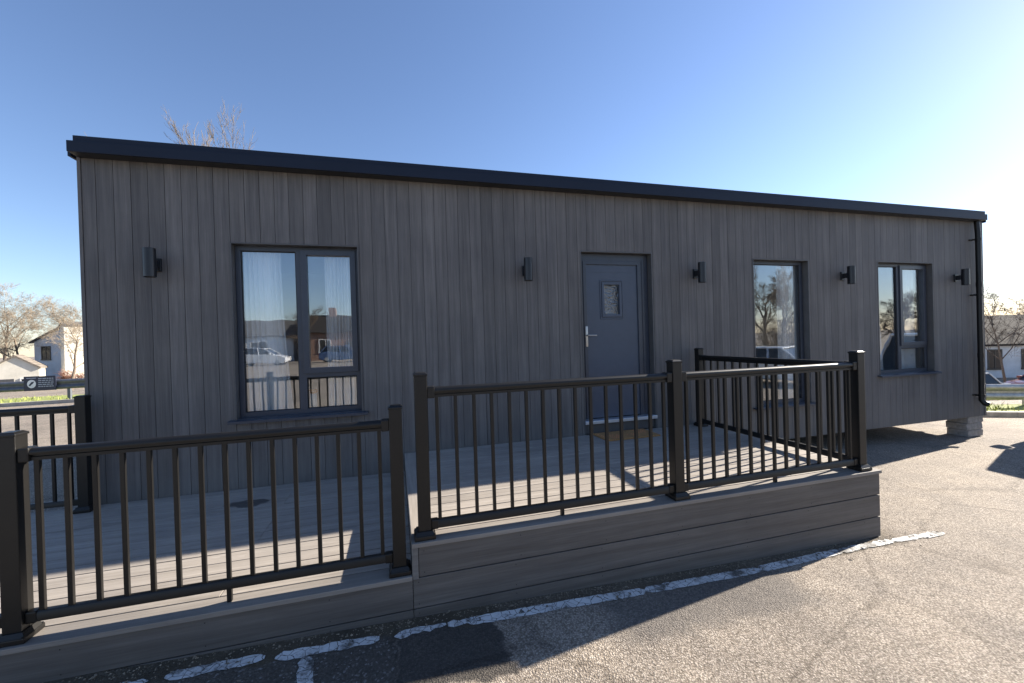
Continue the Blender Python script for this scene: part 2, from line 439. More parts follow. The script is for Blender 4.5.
def paint_mat():
    m, nt, b = mat('worn_road_paint')
    v = coords(nt)
    wn = nd(nt, 'ShaderNodeTexNoise'); wn.inputs['Scale'].default_value = 14; lk(nt, v, wn.inputs['Vector'])
    wa = nd(nt, 'ShaderNodeVectorMath', operation='SCALE'); wa.inputs['Scale'].default_value = .05; lk(nt, wn.outputs['Color'], wa.inputs[0])
    wv = nd(nt, 'ShaderNodeVectorMath', operation='ADD'); lk(nt, v, wv.inputs[0]); lk(nt, wa.outputs[0], wv.inputs[1])
    cr = nd(nt, 'ShaderNodeTexVoronoi', feature='DISTANCE_TO_EDGE'); cr.inputs['Scale'].default_value = 20; lk(nt, wv.outputs[0], cr.inputs['Vector'])
    n = noise(nt, v, 26, 5, .7); n2 = noise(nt, v, 5.5, 4, .6)
    k = math_(nt, 'SUBTRACT', math_(nt, 'MULTIPLY', cr.outputs['Distance'], 7.0), math_(nt, 'MULTIPLY', n, .62))
    fac = ramp(nt, math_(nt, 'ADD', k, .18), [(.0, (0, 0, 0)), (.12, (1, 1, 1))])
    hole = ramp(nt, math_(nt, 'ADD', math_(nt, 'MULTIPLY', n, .5), math_(nt, 'MULTIPLY', n2, .5)), [(.40, (0, 0, 0)), (.50, (1, 1, 1))])
    fac = mixc(nt, 1.0, fac, hole, 'MULTIPLY')
    white = ramp(nt, n2, [(.3, (.46, .46, .45)), (.7, (.70, .70, .69))])
    c = mixc(nt, math_(nt, 'MULTIPLY', fac, .94), ramp(nt, noise(nt, v, 70, 3), [(.35, (.05, .047, .043)), (.65, (.15, .138, .12))]), white)
    lk(nt, c, b.inputs['Base Color']); b.inputs['Roughness'].default_value = .75
    bump(nt, b, math_(nt, 'ADD', math_(nt, 'MULTIPLY', fac, .5), noise(nt, v, 110, 3)), .35, .003)
    return m
M['paint'] = paint_mat()
M['paint_faint'] = plain('faded_road_paint', (.58, .53, .46), .85, 0, .3, 30, .8)

def stripe(pts, w, name='painted_line', mt='paint', jag=.012, z=.004, hpts=None):
    """a strip with frayed edges laid on the tarmac along pts (x, y)"""
    rnd = random.Random(len(pts) * 31 + int(abs(pts[0][0]) * 97))
    L = []; Rr = []
    for (x0, y0), (x1, y1) in zip(pts[:-1], pts[1:]):
        d = Vector((x1 - x0, y1 - y0)); n = max(2, int(d.length / .03)); u = d.normalized(); p = Vector((-u.y, u.x))
        for i in range(n + 1):
            t = i / n; q = Vector((x0, y0)) + d * t
            tap = min(1.0, .35 + min(t, 1 - t) * d.length / .05)
            a = q + p * (w / 2 * tap + rnd.uniform(-jag, jag)); b = q - p * (w / 2 * tap + rnd.uniform(-jag, jag))
            L.append((a.x, a.y, hz(a.x, a.y) + z)); Rr.append((b.x, b.y, hz(b.x, b.y) + z))
    g = MB(); n = len(L)
    g.add(L + Rr, [(i, i + 1, n + i + 1, n + i) for i in range(n - 1)])
    return structure(g.build(name, M[mt]))
stripe([(-1.52, -2.125), (-1.30, -2.118)], .042, jag=.007)
stripe([(-1.24, -2.115), (-.83, -2.102)], .062, jag=.006)
stripe([(-.78, -2.120), (-.29, -2.118)], .062, jag=.007)
stripe([(-.632, -2.152), (-.60, -2.40), (-.57, -3.1)], .070, jag=.006)
stripe([(-.215, -2.122), (.06, -2.100)], .045, jag=.012)
stripe([(.07, -2.105), (.20, -2.108)], .046, jag=.012)
stripe([(.17, -2.112), (1.3, -2.125), (2.2, -2.122), (3.0, -2.085)], .068, jag=.004)
stripe([(2.98, -2.085), (3.55, -2.075), (4.12, -2.085)], .060, jag=.009, z=.005)

# grass verges, kerbs
def verge(name, pts_in, pts_out, label):
    g = MB(); n = len(pts_in)
    def sub(P, k=14):
        out = []
        for a, b in zip(P[:-1], P[1:]):
            for i in range(k): out.append((a[0] + (b[0] - a[0]) * i / k, a[1] + (b[1] - a[1]) * i / k))
        return out + [P[-1]]
    A = sub(pts_in); B = sub(pts_out); n = len(A); rows = 6
    vs = []
    for j in range(rows + 1):
        for i in range(n):
            x = A[i][0] + (B[i][0] - A[i][0]) * j / rows; y = A[i][1] + (B[i][1] - A[i][1]) * j / rows
            vs.append((x, y, hz(x, y) + .03 + .03 * math.sin(i * 1.7 + j)))
    g.add(vs, [(j * n + i, j * n + i + 1, (j + 1) * n + i + 1, (j + 1) * n + i) for j in range(rows) for i in range(n - 1)])
    soil = g.build(name, M['soil']); structure(soil)
    b = MB(); rr = random.Random(n)
    tot = int(n * 140)
    for _ in range(tot):
        i = rr.randrange(n - 1); t = rr.random(); s = rr.random()
        ax = A[i][0] + (A[i + 1][0] - A[i][0]) * t; ay = A[i][1] + (A[i + 1][1] - A[i][1]) * t
        bx = B[i][0] + (B[i + 1][0] - B[i][0]) * t; by = B[i][1] + (B[i + 1][1] - B[i][1]) * t
        x = ax + (bx - ax) * s; y = ay + (by - ay) * s
        if math.sin(x * 3.1) + math.sin(y * 4.3 + x * 1.3) + rr.uniform(-.6, .9) < -.7: continue
        z = hz(x, y) + .02; h = rr.uniform(.05, .13); a = rr.uniform(0, 6.28); w = .012
        dx, dy = math.cos(a) * w, math.sin(a) * w; lx, ly = rr.uniform(-.05, .05), rr.uniform(-.05, .05)
        b.add([(x - dx, y - dy, z), (x + dx, y + dy, z), (x + lx, y + ly, z + h)], [(0, 1, 2)], rr.random())
    o = b.build('grass', M['grass']); o['kind'] = 'stuff'; tag(o, label, 'grass')
M['soil'] = plain('verge_soil', (.27, .30, .085), .95, 0, .4, 5, .8)
rdir = Vector((.963, -.271)); rn = Vector((.271, .963))
k0 = Vector((11.6, 1.0))
def rp(s, n): p = k0 + rdir * s + rn * n; return (p.x, p.y)
verge('grass_verge', [rp(-4.2, .15), rp(14, .15)], [rp(-4.2, 1.35), rp(14, 1.35)], 'strip of bright green grass between kerb and grey barrier on the right')
verge('grass_verge', [(-24, 10.95), (-3.5, 10.95)], [(-24, 13.2), (-3.5, 13.2)], 'strip of patchy green grass under the barrier on the left')
def kerb(p0, p1, w=.13, h=.10):
    g = MB(); d = Vector(p1) - Vector(p0); n = max(1, int(d.length / .9)); u = d.normalized(); p = Vector((-u.y, u.x)) * w
    for i in range(n):
        a = Vector(p0) + d * (i / n) + u * .006; b = Vector(p0) + d * ((i + 1) / n) - u * .006
        za, zb = hz(*a), hz(*b); r = random.random()
        vs = [(a.x, a.y, za - .1), (b.x, b.y, zb - .1), (b.x + p.x, b.y + p.y, zb - .1), (a.x + p.x, a.y + p.y, za - .1),
              (a.x, a.y, za + h), (b.x, b.y, zb + h), (b.x + p.x, b.y + p.y, zb + h), (a.x + p.x, a.y + p.y, za + h)]
        g.add(vs, [(3, 2, 1, 0), (4, 5, 6, 7), (0, 1, 5, 4), (1, 2, 6, 5), (2, 3, 7, 6), (3, 0, 4, 7)], r)
    return structure(g.build('kerb', M['kerb']))
kerb(rp(-4.2, 0), rp(14, 0)); kerb((-24, 10.8), (-3.5, 10.8))

# ------------------------------------------------------------------ the mobile home
XL, XR, ZB, ZS, DEP = -2.73, 9.055, -.332, 2.79, 3.9
home = thing('mobile_home', (XL, 0, ZB), 'long single storey dark grey timber clad cabin with flat navy roof edge', 'mobile home')
off = Vector((-XL, 0, -ZB))
def hb(mb, name, material, parent=home, smooth=False):
    """parts of the home are drawn in world figures and moved into the home's own frame"""
    if parent is home or parent.parent is home or (parent.parent and parent.parent.parent is home):
        mb.v = [(x + off.x, y, z + off.z) for x, y, z in mb.v]
    return mb.build(name, material, parent, smooth=smooth)
OPEN = dict(A=(-1.602, -.503, .460, 2.105), door=(1.938, 2.871, .0, 2.127), C=(4.419, 5.356, .135, 2.096), D=(6.696, 7.856, .441, 2.110))
T = .014
holes = [(a - T, b + T, c - T, d + T) for a, b, c, d in OPEN.values()]
# core of the front wall, cut round the openings
core = MB()
cuts = sorted({XL + .02, XR - .02, *[h[0] for h in holes], *[h[1] for h in holes]})
for a, b in zip(cuts[:-1], cuts[1:]):
    hs = [h for h in holes if h[0] <= a + 1e-6 and h[1] >= b - 1e-6]
    if hs:
        h = hs[0]
        core.box(a, b, .0125, .14, ZB + .004, h[2]); core.box(a, b, .0125, .14, h[3], ZS + .05)
    else: core.box(a, b, .0125, .14, ZB + .004, ZS + .05)
core_o = hb(core, 'wall_core', M['liner'])
# cladding boards
bd = MB(); P0, PB, G = -2.607, .125, .0019
i = 0; x = P0 - PB
rb = random.Random(3)
while x < XR - .05:
    a = max(x + G, XL + .028); b = min(x + PB - G, XR - .045); x += PB
    if b - a < .012: continue
    spans = [(ZB, ZS + .02)]
    r = rb.random()
    xs = sorted({a, b, *[h[k] for h in holes for k in (0, 1) if a < h[k] < b]})
    for u, w in zip(xs[:-1], xs[1:]):
        zz = [(ZB, ZS + .02)]
        for h in holes:
            if h[0] <= u + 1e-6 and h[1] >= w - 1e-6: zz = [(ZB, h[2]), (h[3], ZS + .02)]
        for z0, z1 in zz:
            if z1 - z0 > .02: bd.box(u, w, rb.uniform(-.0008, .0008), .0125, z0, z1, r)
hb(bd, 'wall_cladding', M['clad'])
for x0, x1 in ((XL, XL + .024), (XR - .042, XR)):
    tr = MB(); tr.box(x0, x1, -.006, .03, ZB - .002, ZS + .02); hb(tr, 'corner_trim', M['clad'])
for xx, s in ((XL, 1), (XR, -1)):
    sd = MB(); y = .03
    while y < DEP - .02:
        y2 = min(y + PB, DEP - .02); sd.box(xx, xx + s * .03, y + .003, y2 - .003, ZB, ZS + .04); y = y2
    sd.box(xx + s * .012, xx + s * .12, .141, DEP - .08, ZB + .002, ZS + .03)
    hb(sd, 'end_wall', M['clad'])
bk = MB()
x = XL
while x < XR: bk.box(x + .003, min(x + PB, XR) - .003, DEP - .02, DEP, ZB, ZS + .04); x += PB
bk.box(XL + .1, XR - .1, DEP - .1, DEP - .021, ZB + .002, ZS + .03)
hb(bk, 'rear_wall', M['clad'])
fl = MB(); fl.box(XL + .13, XR - .13, .145, DEP - .11, ZB + .01, -.02); hb(fl, 'floor', M['floor_in'])
ch = MB()
for yy in (.55, 3.2):
    ch = MB(); ch.box(XL + .1, XR - .1, yy, yy + .08, ZB - .085, ZB + .008); hb(ch, 'chassis_beam', M['rubber'])
cl = MB(); cl.box(XL + .13, XR - .13, .145, DEP - .11, 2.42, 2.46); hb(cl, 'ceiling', M['white_in'])
iw = MB()
iw.box(XL + .125, XR - .125, DEP - .14, DEP - .105, -.02, 2.42); 
for xx in (.9, 3.7, 6.0): iw.box(xx, xx + .06, .145, DEP - .145, -.018, 2.418)
iw.box(XL + .123, XL + .14, .145, DEP - .145, -.018, 2.418); iw.box(XR - .14, XR - .123, .145, DEP - .145, -.018, 2.418)
# plasterboard on the inside of the front wall
for a, b in zip(cuts[:-1], cuts[1:]):
    hs = [h for h in holes if h[0] <= a + 1e-6 and h[1] >= b - 1e-6]
    a2, b2 = max(a, XL + .145), min(b, XR - .145)
    if hs:
        h = hs[0]
        if h[2] > .0: iw.box(a2, b2, .1405, .155, -.018, h[2])
        iw.box(a2, b2, .1405, .155, h[3], 2.418)
    else: iw.box(a2, b2, .1405, .155, -.018, 2.418)
hb(iw, 'inner_wall', M['white_in'])
# roof
rf = MB()
rf.prism([(-.085, 2.893), (DEP + .09, 2.893), (DEP + .09, 2.98), (-.085, 2.925)], 'x', XL + .03, XR - .11)
roof = hb(rf, 'roof', M['roof'])
fs_ = MB()
FL, FR = XL + .010, XR - .135
fs_.box(FL, FR, -.135, -.115, 2.796, 2.888, .5, c=.004)
fs_.box(XL - .045, XL - .025, -.03, DEP + .09, 2.796, 2.888, .5); fs_.box(XR + .03, XR + .05, -.03, DEP + .09, 2.796, 2.888, .5)
fs_.box(XL - .045, XR + .05, DEP + .09, DEP + .11, 2.796, 2.888, .5)
hb(fs_, 'fascia', M['roof_metal'], roof)
lp = MB()
lp.box(XL + .035, XR - .12, -.10, -.087, 2.86, 2.945, .5); lp.box(XL - .024, XL - .011, -.0, DEP + .05, 2.86, 2.945, .5); lp.box(XR + .011, XR + .024, -.0, DEP + .05, 2.86, 2.945, .5)
hb(lp, 'roof_edge_trim', M['roof_metal'], roof)
sf = MB(); sf.box(XL + .012, XR - .14, -.1145, DEP + .08, 2.798, 2.83, .5); hb(sf, 'soffit', M['soffit'], roof)

# windows
def frame_ring(mb, a, b, c, d, w, y0, y1, wb=None):
    wb = wb or w
    mb.box(a, a + w, y0, y1, c, d, .5, c=.004); mb.box(b - w, b, y0, y1, c, d, .5, c=.004)
    mb.box(a + w - .001, b - w + .001, y0 + .0005, y1, d - w, d - .0005, .5, c=.003); mb.box(a + w - .001, b - w + .001, y0 + .0005, y1, c + .0005, c + wb, .5, c=.003)
def reveal(key, parent):
    a, b, c, d = OPEN[key]
    m = MB()
    m.box(a - T + .001, a, -.005, .0835, c, d + T - .001, .4); m.box(b, b + T - .001, -.005, .0835, c, d + T - .001, .4)
    m.box(a, b, -.0045, .0835, d, d + T - .0015, .4)
    return hb(m, 'reveal', M['liner'], parent)
def pane(a, b, c, d, y, parent, mt='glass'):
    m = MB(); m.box(a, b, y, y + .006, c, d, .5); return hb(m, 'pane', M[mt], parent)
def window(key, style):
    a, b, c, d = OPEN[key]
    w = .046
    m = MB(); frame_ring(m, a + .001, b - .001, c + .001, d - .001, w, .085, .15, .05)
    fr = None
    if style == 'split':
        mx = a + (.555 if key == 'A' else .555)
        tz = .845
        m.box(mx - .034, mx + .034, .0845, .149, c + .045, d - .04, .5, c=.003)
        m.box(mx + .03, b - .04, .0842, .149, tz - .028, tz + .028, .5, c=.003)
    fr = hb(m, 'window', M['pvc'])
    reveal(key, fr)
    if style == 'split':
        s = MB(); frame_ring(s, mx + .012, b - .025, tz + .012, d - .026, .055, .066, .13)
        sash = hb(s, 'sash', M['pvc'], fr)
        pane(a + w - .005, mx - .03, c + .045, d - w + .005, .108, fr)
        pane(mx + .03, b - w + .005, c + .045, tz - .024, .108, fr)
        pane(mx + .06, b - .075, tz + .06, d - .075, .10, sash)
        bead = MB()
        for q in ((a + w - .001, mx - .033, c + .049, d - w + .001), (mx + .033, b - w + .001, c + .049, tz - .027), ):
            frame_ring(bead, *q, .010, .098, .1075)
        hb(bead, 'glazing_bead', M['rubber'], fr)
    else:
        pane(a + w - .005, b - w + .005, c + .045, d - w + .005, .108, fr)
        bead = MB(); frame_ring(bead, a + w - .001, b - w + .001, c + .049, d - w + .001, .010, .098, .1075); hb(bead, 'glazing_bead', M['rubber'], fr)
    sl = MB()
    sl.prism([(-.062, c - .026), (-.062, c - .004), (-.055, c + .0), (.084, c + .012), (.084, c - .016), (-.0135, c - .026)], 'x', a - .055, b + .055)
    # the part behind the boards is narrower than the nose
    sl = MB()
    sl.prism([(-.062, c - .030), (-.062, c - .006), (-.057, c - .002), (-.002, c + .002), (-.002, c - .016), (-.052, c - .020), (-.052, c - .030)], 'x', a - .058, b + .058)
    sl.box(a + .001, b - .001, -.0019, .0845, c - .012, c + .006, .5)
    hb(sl, 'sill', M['pvc'], fr)
    return fr
window('A', 'split'); window('C', 'single'); window('D', 'split')

# door
a, b, c, d = OPEN['door']
m = MB(); fw = .07
m.box(a + .001, a + .098, .085, .15, .12, d - .001, .5, c=.004); m.box(b - .149, b - .001, .085, .15, .12, d - .001, .5, c=.004)
m.box(a + .09, b - .145, .0855, .15, d - .125, d - .0015, .5, c=.004)
m.box(a + .055, a + .097, .075, .0855, .165, d - .09, .5, c=.003); m.box(b - .149, b - .098, .075, .0855, .165, d - .09, .5, c=.003); m.box(b - .085, b - .055, .078, .0856, .165, d - .06, .5, c=.003); m.box(a + .055, b - .1, .0752, .0857, d - .13, d - .086, .5, c=.003)
dfr = hb(m, 'door_frame', M['pvc'])
reveal('door', dfr)
m = MB(); m.box(a + .001, b - .001, .02, .15, .002, .118, .5); hb(m, 'plinth', M['liner'], dfr)
m = MB(); m.box(a - .012, b + .012, -.03, .09, .1185, .158, .5, c=.005); hb(m, 'threshold', M['alu'], dfr)
lx0, lx1, lz0, lz1 = a + .10, b - .150, .166, d - .13
gx0, gx1, gz0, gz1 = 2.268, 2.472, 1.402, 1.755
m = MB()
for q in ((lx0, gx0, lz0, lz1), (gx1, lx1, lz0, lz1), (gx0, gx1, lz0, gz0), (gx0, gx1, gz1, lz1)): m.box(q[0], q[1], .092, .135, q[2], q[3], .5)
def rim(mb, x0, x1, z0, z1, w, y0, y1):
    mb.box(x0, x0 + w, y0, y1, z0, z1, .5, c=.004); mb.box(x1 - w, x1, y0, y1, z0, z1, .5, c=.004)
    mb.box(x0 + w - .001, x1 - w + .001, y0 + .0004, y1, z0 + .0003, z0 + w, .5, c=.004); mb.box(x0 + w - .001, x1 - w + .001, y0 + .0004, y1, z1 - w, z1 - .0003, .5, c=.004)
rim(m, gx0 - .055, gx1 + .055, gz0 - .06, gz1 + .06, .016, .084, .0925)
rim(m, gx0 - .032, gx1 + .032, gz0 - .035, gz1 + .035, .033, .078, .0928)
# raised border lines of the leaf
m.box(lx0 + .06, lx1 - .06, .0895, .0922, lz1 - .092, lz1 - .085, .5); m.box(lx0 + .06, lx1 - .06, .0895, .0922, lz0 + .155, lz0 + .162, .5)
m.box(lx0 + .06, lx1 - .06, .0895, .0922, lz0 + .305, lz0 + .312, .5)
m.box(lx0 + .06, lx0 + .066, .0896, .0922, lz0 + .162, lz0 + .305, .5); m.box(lx1 - .066, lx1 - .06, .0896, .0922, lz0 + .162, lz0 + .305, .5)
leaf = hb(m, 'door', M['door'])
pane(gx0, gx1, gz0, gz1, .11, leaf, 'glass_obscure')
m = MB(); m.box(2.003, 2.033, .066, .076, 1.03, 1.25, .5, c=.004); m.box(2.005, 2.031, .0655, .0925, 1.02, 1.262, .5, c=.003)
m.tube([(2.018, .07, 1.155), (2.018, .03, 1.155), (2.03, .022, 1.155), (2.125, .022, 1.152)], [.010, .010, .010, .009], 10)
m.tube([(2.018, .0655, 1.075), (2.018, .060, 1.075)], [.009, .009], 10)
hb(m, 'handle', M['chrome'], leaf, True)

# downpipe
m = MB(); px, py = 8.805, -.072
m.tube([(px, -.06, 2.80), (px, -.065, 2.70), (px, py, 2.60), (px, py, -.02)], .034, 14, cap=False)
for zz in (1.75, .62): m.tube([(px, py, zz), (px, py, zz + .07)], .038, 14)
dp = hb(m, 'downpipe', M['black'], smooth=True)
m = MB(); m.tube([(px, py, .0), (px, py, -.06), (px + .01, py - .03, -.105), (px + .022, py - .075, -.125)], [.036, .037, .038, .038], 14, cap=False)
hb(m, 'pipe_shoe', M['black'], dp, True)
for zz in (2.50, 1.62, .02):
    m = MB(); m.box(px - .085, px - .03, -.020, .0, zz - .01, zz + .01, .5, c=.003); m.tube([(px, py, zz - .016), (px, py, zz + .016)], .041, 14); m.box(px - .05, px - .03, py, .0, zz - .012, zz + .012, .5)
    hb(m, 'bracket', M['black'], dp)

# wall lamps
def wall_lamp(x, label):
    t = thing('wall_lamp', (x, 0, 1.89), label, 'wall lamp', 'cylinder lamps along the cabin front')
    m = MB(); m.box(-.034, .034, -.022, -.0012, -.058, .058, .5, c=.004)
    m.box(-.022, .022, -.085, -.021, -.034, .034, .5, c=.004); m.build('bracket', M['lamp'], t)
    m = MB(); cy, r, h = -.128, .047, .125
    n = 28
    ring = lambda rr, z: [(rr * math.cos(2 * math.pi * k / n), cy + rr * math.sin(2 * math.pi * k / n), z) for k in range(n)]
    prof = [(r - .008, h - .02), (r - .006, h), (r, h - .002), (r, -h + .002), (r - .006, -h), (r - .008, -h + .012)]
    vs = [p for rr, z in prof for p in ring(rr, z)]
    m.add(vs, [(i * n + k, i * n + (k + 1) % n, (i + 1) * n + (k + 1) % n, (i + 1) * n + k) for i in range(len(prof) - 1) for k in range(n)])
    m.build('lamp_body', M['lamp'], t, smooth=True)
    for z0 in (-h + .012, h - .024):
        m = MB(); m.tube([(0, cy, z0), (0, cy, z0 + .004)], r - .0085, n); m.build('lens', M['lens'], t)
for x, l in ((-2.178, 'black cylinder wall lamp left of the wide curtained window, nearest the left corner'),
             (1.250, 'black cylinder wall lamp between the wide window and the front door'),
             (3.500, 'black cylinder wall lamp just right of the front door'),
             (5.985, 'black cylinder wall lamp between the tall window and the last window'),
             (8.375, 'black cylinder wall lamp beside the downpipe at the right corner')): wall_lamp(x, l)

# curtains
def curtain(x0, x1, z0, z1, y, label, flare=0, folds=9, seed=1):
    rr = random.Random(seed); n = folds * 8; rows = 14
    ph = rr.uniform(0, 6)
    vs = []
    for j in range(rows + 1):
        t = j / rows
        for i in range(n + 1):
            s = i / n
            xx = x0 + (x1 - x0) * s + flare * t * t * s
            am = .016 + .012 * math.sin(s * 7 + ph)
            yy = y + am * math.sin(s * folds * 2 * math.pi + .5 * math.sin(t * 3 + s * 9)) + .006 * math.sin(s * folds * 4.7)
            vs.append((xx, yy, z1 + (z0 - z1) * t))
    m = MB(); m.add(vs, [(j * (n + 1) + i, j * (n + 1) + i + 1, (j + 1) * (n + 1) + i + 1, (j + 1) * (n + 1) + i) for j in range(rows) for i in range(n)])
    m.v = [(p[0] - x0, p[1] - y, p[2] - z0) for p in m.v]
    o = m.build('curtain', M['voile'], smooth=True, loc=(x0, y, z0)); tag(o, label, 'curtain', 'sheer curtains in the cabin windows')
curtain(-1.585, -1.24, .30, 2.20, .215, 'white sheer curtain gathered at left of the wide window', .10, 9, 1)
curtain(-.84, -.50, .30, 2.20, .215, 'white sheer curtain gathered at right of the wide window', -.02, 10, 2)
curtain(5.06, 5.40, .05, 2.20, .215, 'white sheer curtain at right edge of the tall window', 0, 8, 3)
curtain(6.72, 6.98, .28, 2.20, .215, 'white sheer curtain at left of the last window by the corner', .10, 8, 4)
curtain(7.45, 7.80, .28, 2.20, .215, 'white sheer curtain at right of the last window by the corner', 0, 9, 5)
# window board items behind the wide window
t = thing('flower_vase', (-.985, .205, .452), 'white ribbed vase of small orange flowers behind the wide window', 'vase')
m = MB(); n = 20
pr = [(.03, 0), (.034, .01), (.036, .09), (.034, .17), (.030, .19)]
vs = [((r * (1 + .06 * (k % 2))) * math.cos(2 * math.pi * k / n), (r * (1 + .06 * (k % 2))) * math.sin(2 * math.pi * k / n), z) for r, z in pr for k in range(n)]
m.add(vs, [(i * n + k, i * n + (k + 1) % n, (i + 1) * n + (k + 1) % n, (i + 1) * n + k) for i in range(len(pr) - 1) for k in range(n)] + [tuple(range(n))[::-1]]); m.build('vase_body', M['pot'], t)
m = MB(); rr = random.Random(5)
for k in range(11):
    p = Vector((rr.uniform(-.03, .03), rr.uniform(-.03, .03), .2 + rr.uniform(0, .03)))
    bm = bmesh.new(); bmesh.ops.create_icosphere(bm, subdivisions=1, radius=.013); bm.verts.index_update()
    m.add([(q.co + p)[:] for q in bm.verts], [[q.index for q in f.verts] for f in bm.faces]); bm.free()
m.build('blossom', M['orange'], t)
wb = MB(); wb.box(-1.602, -.503, .151, .30, .425, .451, .5, c=.004); hb(wb, 'window_board', M['win_frame_w'])

# ------------------------------------------------------------------ the deck
deck = thing('timber_deck', (-.1, -1, -.45), 'two level grey composite deck with boarded front in front of the door', 'deck')
doff = Vector((.1, 1, .45))
def db(mb, name, material, parent=deck):
    mb.v = [(x + doff.x, y + doff.y, z + doff.z) for x, y, z in mb.v]
    return mb.build(name, material, parent)
YF = -1.998; PITCH = .1315
XE = 3.548; XS = -.108; LX = -4.6; ZL = -.180
def surface(x0, x1, z, y0, y1, seams, seed):
    m = MB(); rr = random.Random(seed); y = y0
    while y < y1 - .01:
        y2 = min(y + PITCH, y1)
        cutx = sorted([x0, x1] + [s + rr.uniform(-.0, .0) for s in seams if rr.random() < .55])
        for a, b in zip(cutx[:-1], cutx[1:]):
            m.box(a + .0012, b - .0012, y + .0037, y2 - .0037, z - .023, z + rr.uniform(-.0006, .0006), rr.random(), c=.003)
        y = y2
    return m
db(surface(XS + .125, XE - .004, 0, YF + .128, -.012, [1.6, 2.8], 4), 'upper_boards', M['deck'])
db(surface(LX, XS + .0005, ZL, YF + .128, -.012, [-2.6, -1.1], 9), 'lower_boards', M['deck'])
m = MB(); m.box(XS + .0, XS + .122, YF + .126, -.012, -.024, -.0004, .6, c=.004); db(m, 'step_edge_board', M['deck_y'])
for q in ((XS, XE + .012, YF - .012, YF + .124, -.026, -.0002), (LX, XS - .002, YF - .012, YF + .124, ZL - .026, ZL - .0002)):
    m = MB(); m.box(*q, .5, c=.0035); db(m, 'edge_board', M['deck_edge'])
m = MB(); m.box(XS + .002, XS + .022, YF + .03, -.014, ZL - .02, -.0245, .4); db(m, 'step_riser', M['trim_wood'])
# boarded front, ends
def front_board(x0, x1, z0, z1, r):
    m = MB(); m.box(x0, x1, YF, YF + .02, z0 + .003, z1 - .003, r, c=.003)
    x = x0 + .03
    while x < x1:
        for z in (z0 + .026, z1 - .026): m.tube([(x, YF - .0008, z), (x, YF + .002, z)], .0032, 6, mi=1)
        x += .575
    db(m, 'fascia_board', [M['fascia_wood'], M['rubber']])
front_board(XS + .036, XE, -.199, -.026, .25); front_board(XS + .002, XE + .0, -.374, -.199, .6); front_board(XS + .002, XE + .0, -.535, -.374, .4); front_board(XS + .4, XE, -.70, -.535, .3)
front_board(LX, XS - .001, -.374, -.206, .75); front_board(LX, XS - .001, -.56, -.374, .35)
m = MB(); m.box(XS - .001, XS + .034, YF - .004, YF + .02, -.206, -.0265, .5, c=.003); db(m, 'corner_strip', M['trim_wood'])
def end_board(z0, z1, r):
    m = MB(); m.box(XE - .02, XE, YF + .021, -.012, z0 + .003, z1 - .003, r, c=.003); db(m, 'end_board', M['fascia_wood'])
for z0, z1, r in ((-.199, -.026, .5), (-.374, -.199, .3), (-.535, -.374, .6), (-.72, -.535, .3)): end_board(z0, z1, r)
for q in ((XS + .05, XE - .05, YF + .05, -.05, -.10, -.0245), (LX, XS - .03, YF + .05, -.05, -.30, ZL - .0245)):
    m = MB(); m.box(*q); db(m, 'joist_frame', M['rubber'])
for x in (XS + .2, 1.4, 2.5, XE - .2):
    for y in (YF + .12, -.4): m = MB(); m.box(x, x + .09, y, y + .09, -.8, -.10); db(m, 'support_leg', M['rubber'])

# grit and dead leaves washed against the foot of the deck
rg = random.Random(77); m = MB()
for _ in range(1500):
    x = rg.uniform(-3.2, 3.65); y = YF - .004 - abs(rg.gauss(0, .05)); s_ = rg.uniform(.002, .007) * (1.5 if rg.random() < .08 else 1); z = hz(x, y)
    a = rg.uniform(0, 6.28)
    vs = [(x + s_ * math.cos(a + k * 1.257) * rg.uniform(.6, 1.1), y + s_ * math.sin(a + k * 1.257) * rg.uniform(.6, 1.1), z) for k in range(5)] + [(x, y, z + s_ * rg.uniform(.5, .9))]
    m.add(vs, [(k, (k + 1) % 5, 5) for k in range(5)], rg.random())
for _ in range(90):
    x = rg.uniform(-3.2, 4.2); y = YF - .01 - abs(rg.gauss(0, .10)); z = hz(x, y) + .004; s_ = rg.uniform(.008, .018); a = rg.uniform(0, 6.28)
    d1 = Vector((math.cos(a), math.sin(a), 0)) * s_; d2 = Vector((-math.sin(a), math.cos(a), 0)) * s_ * .45; p = Vector((x, y, z))
    m.add([p - d1, p + d2 + Vector((0, 0, .006)), p + d1 + Vector((0, 0, rg.uniform(0, .008))), p - d2 + Vector((0, 0, .004))], [(0, 1, 2, 3)], rg.random())
o = m.build('grit', M['grit']); o['kind'] = 'stuff'; tag(o, 'fine grit and dead leaf scraps lying along the foot of the deck', 'grit')

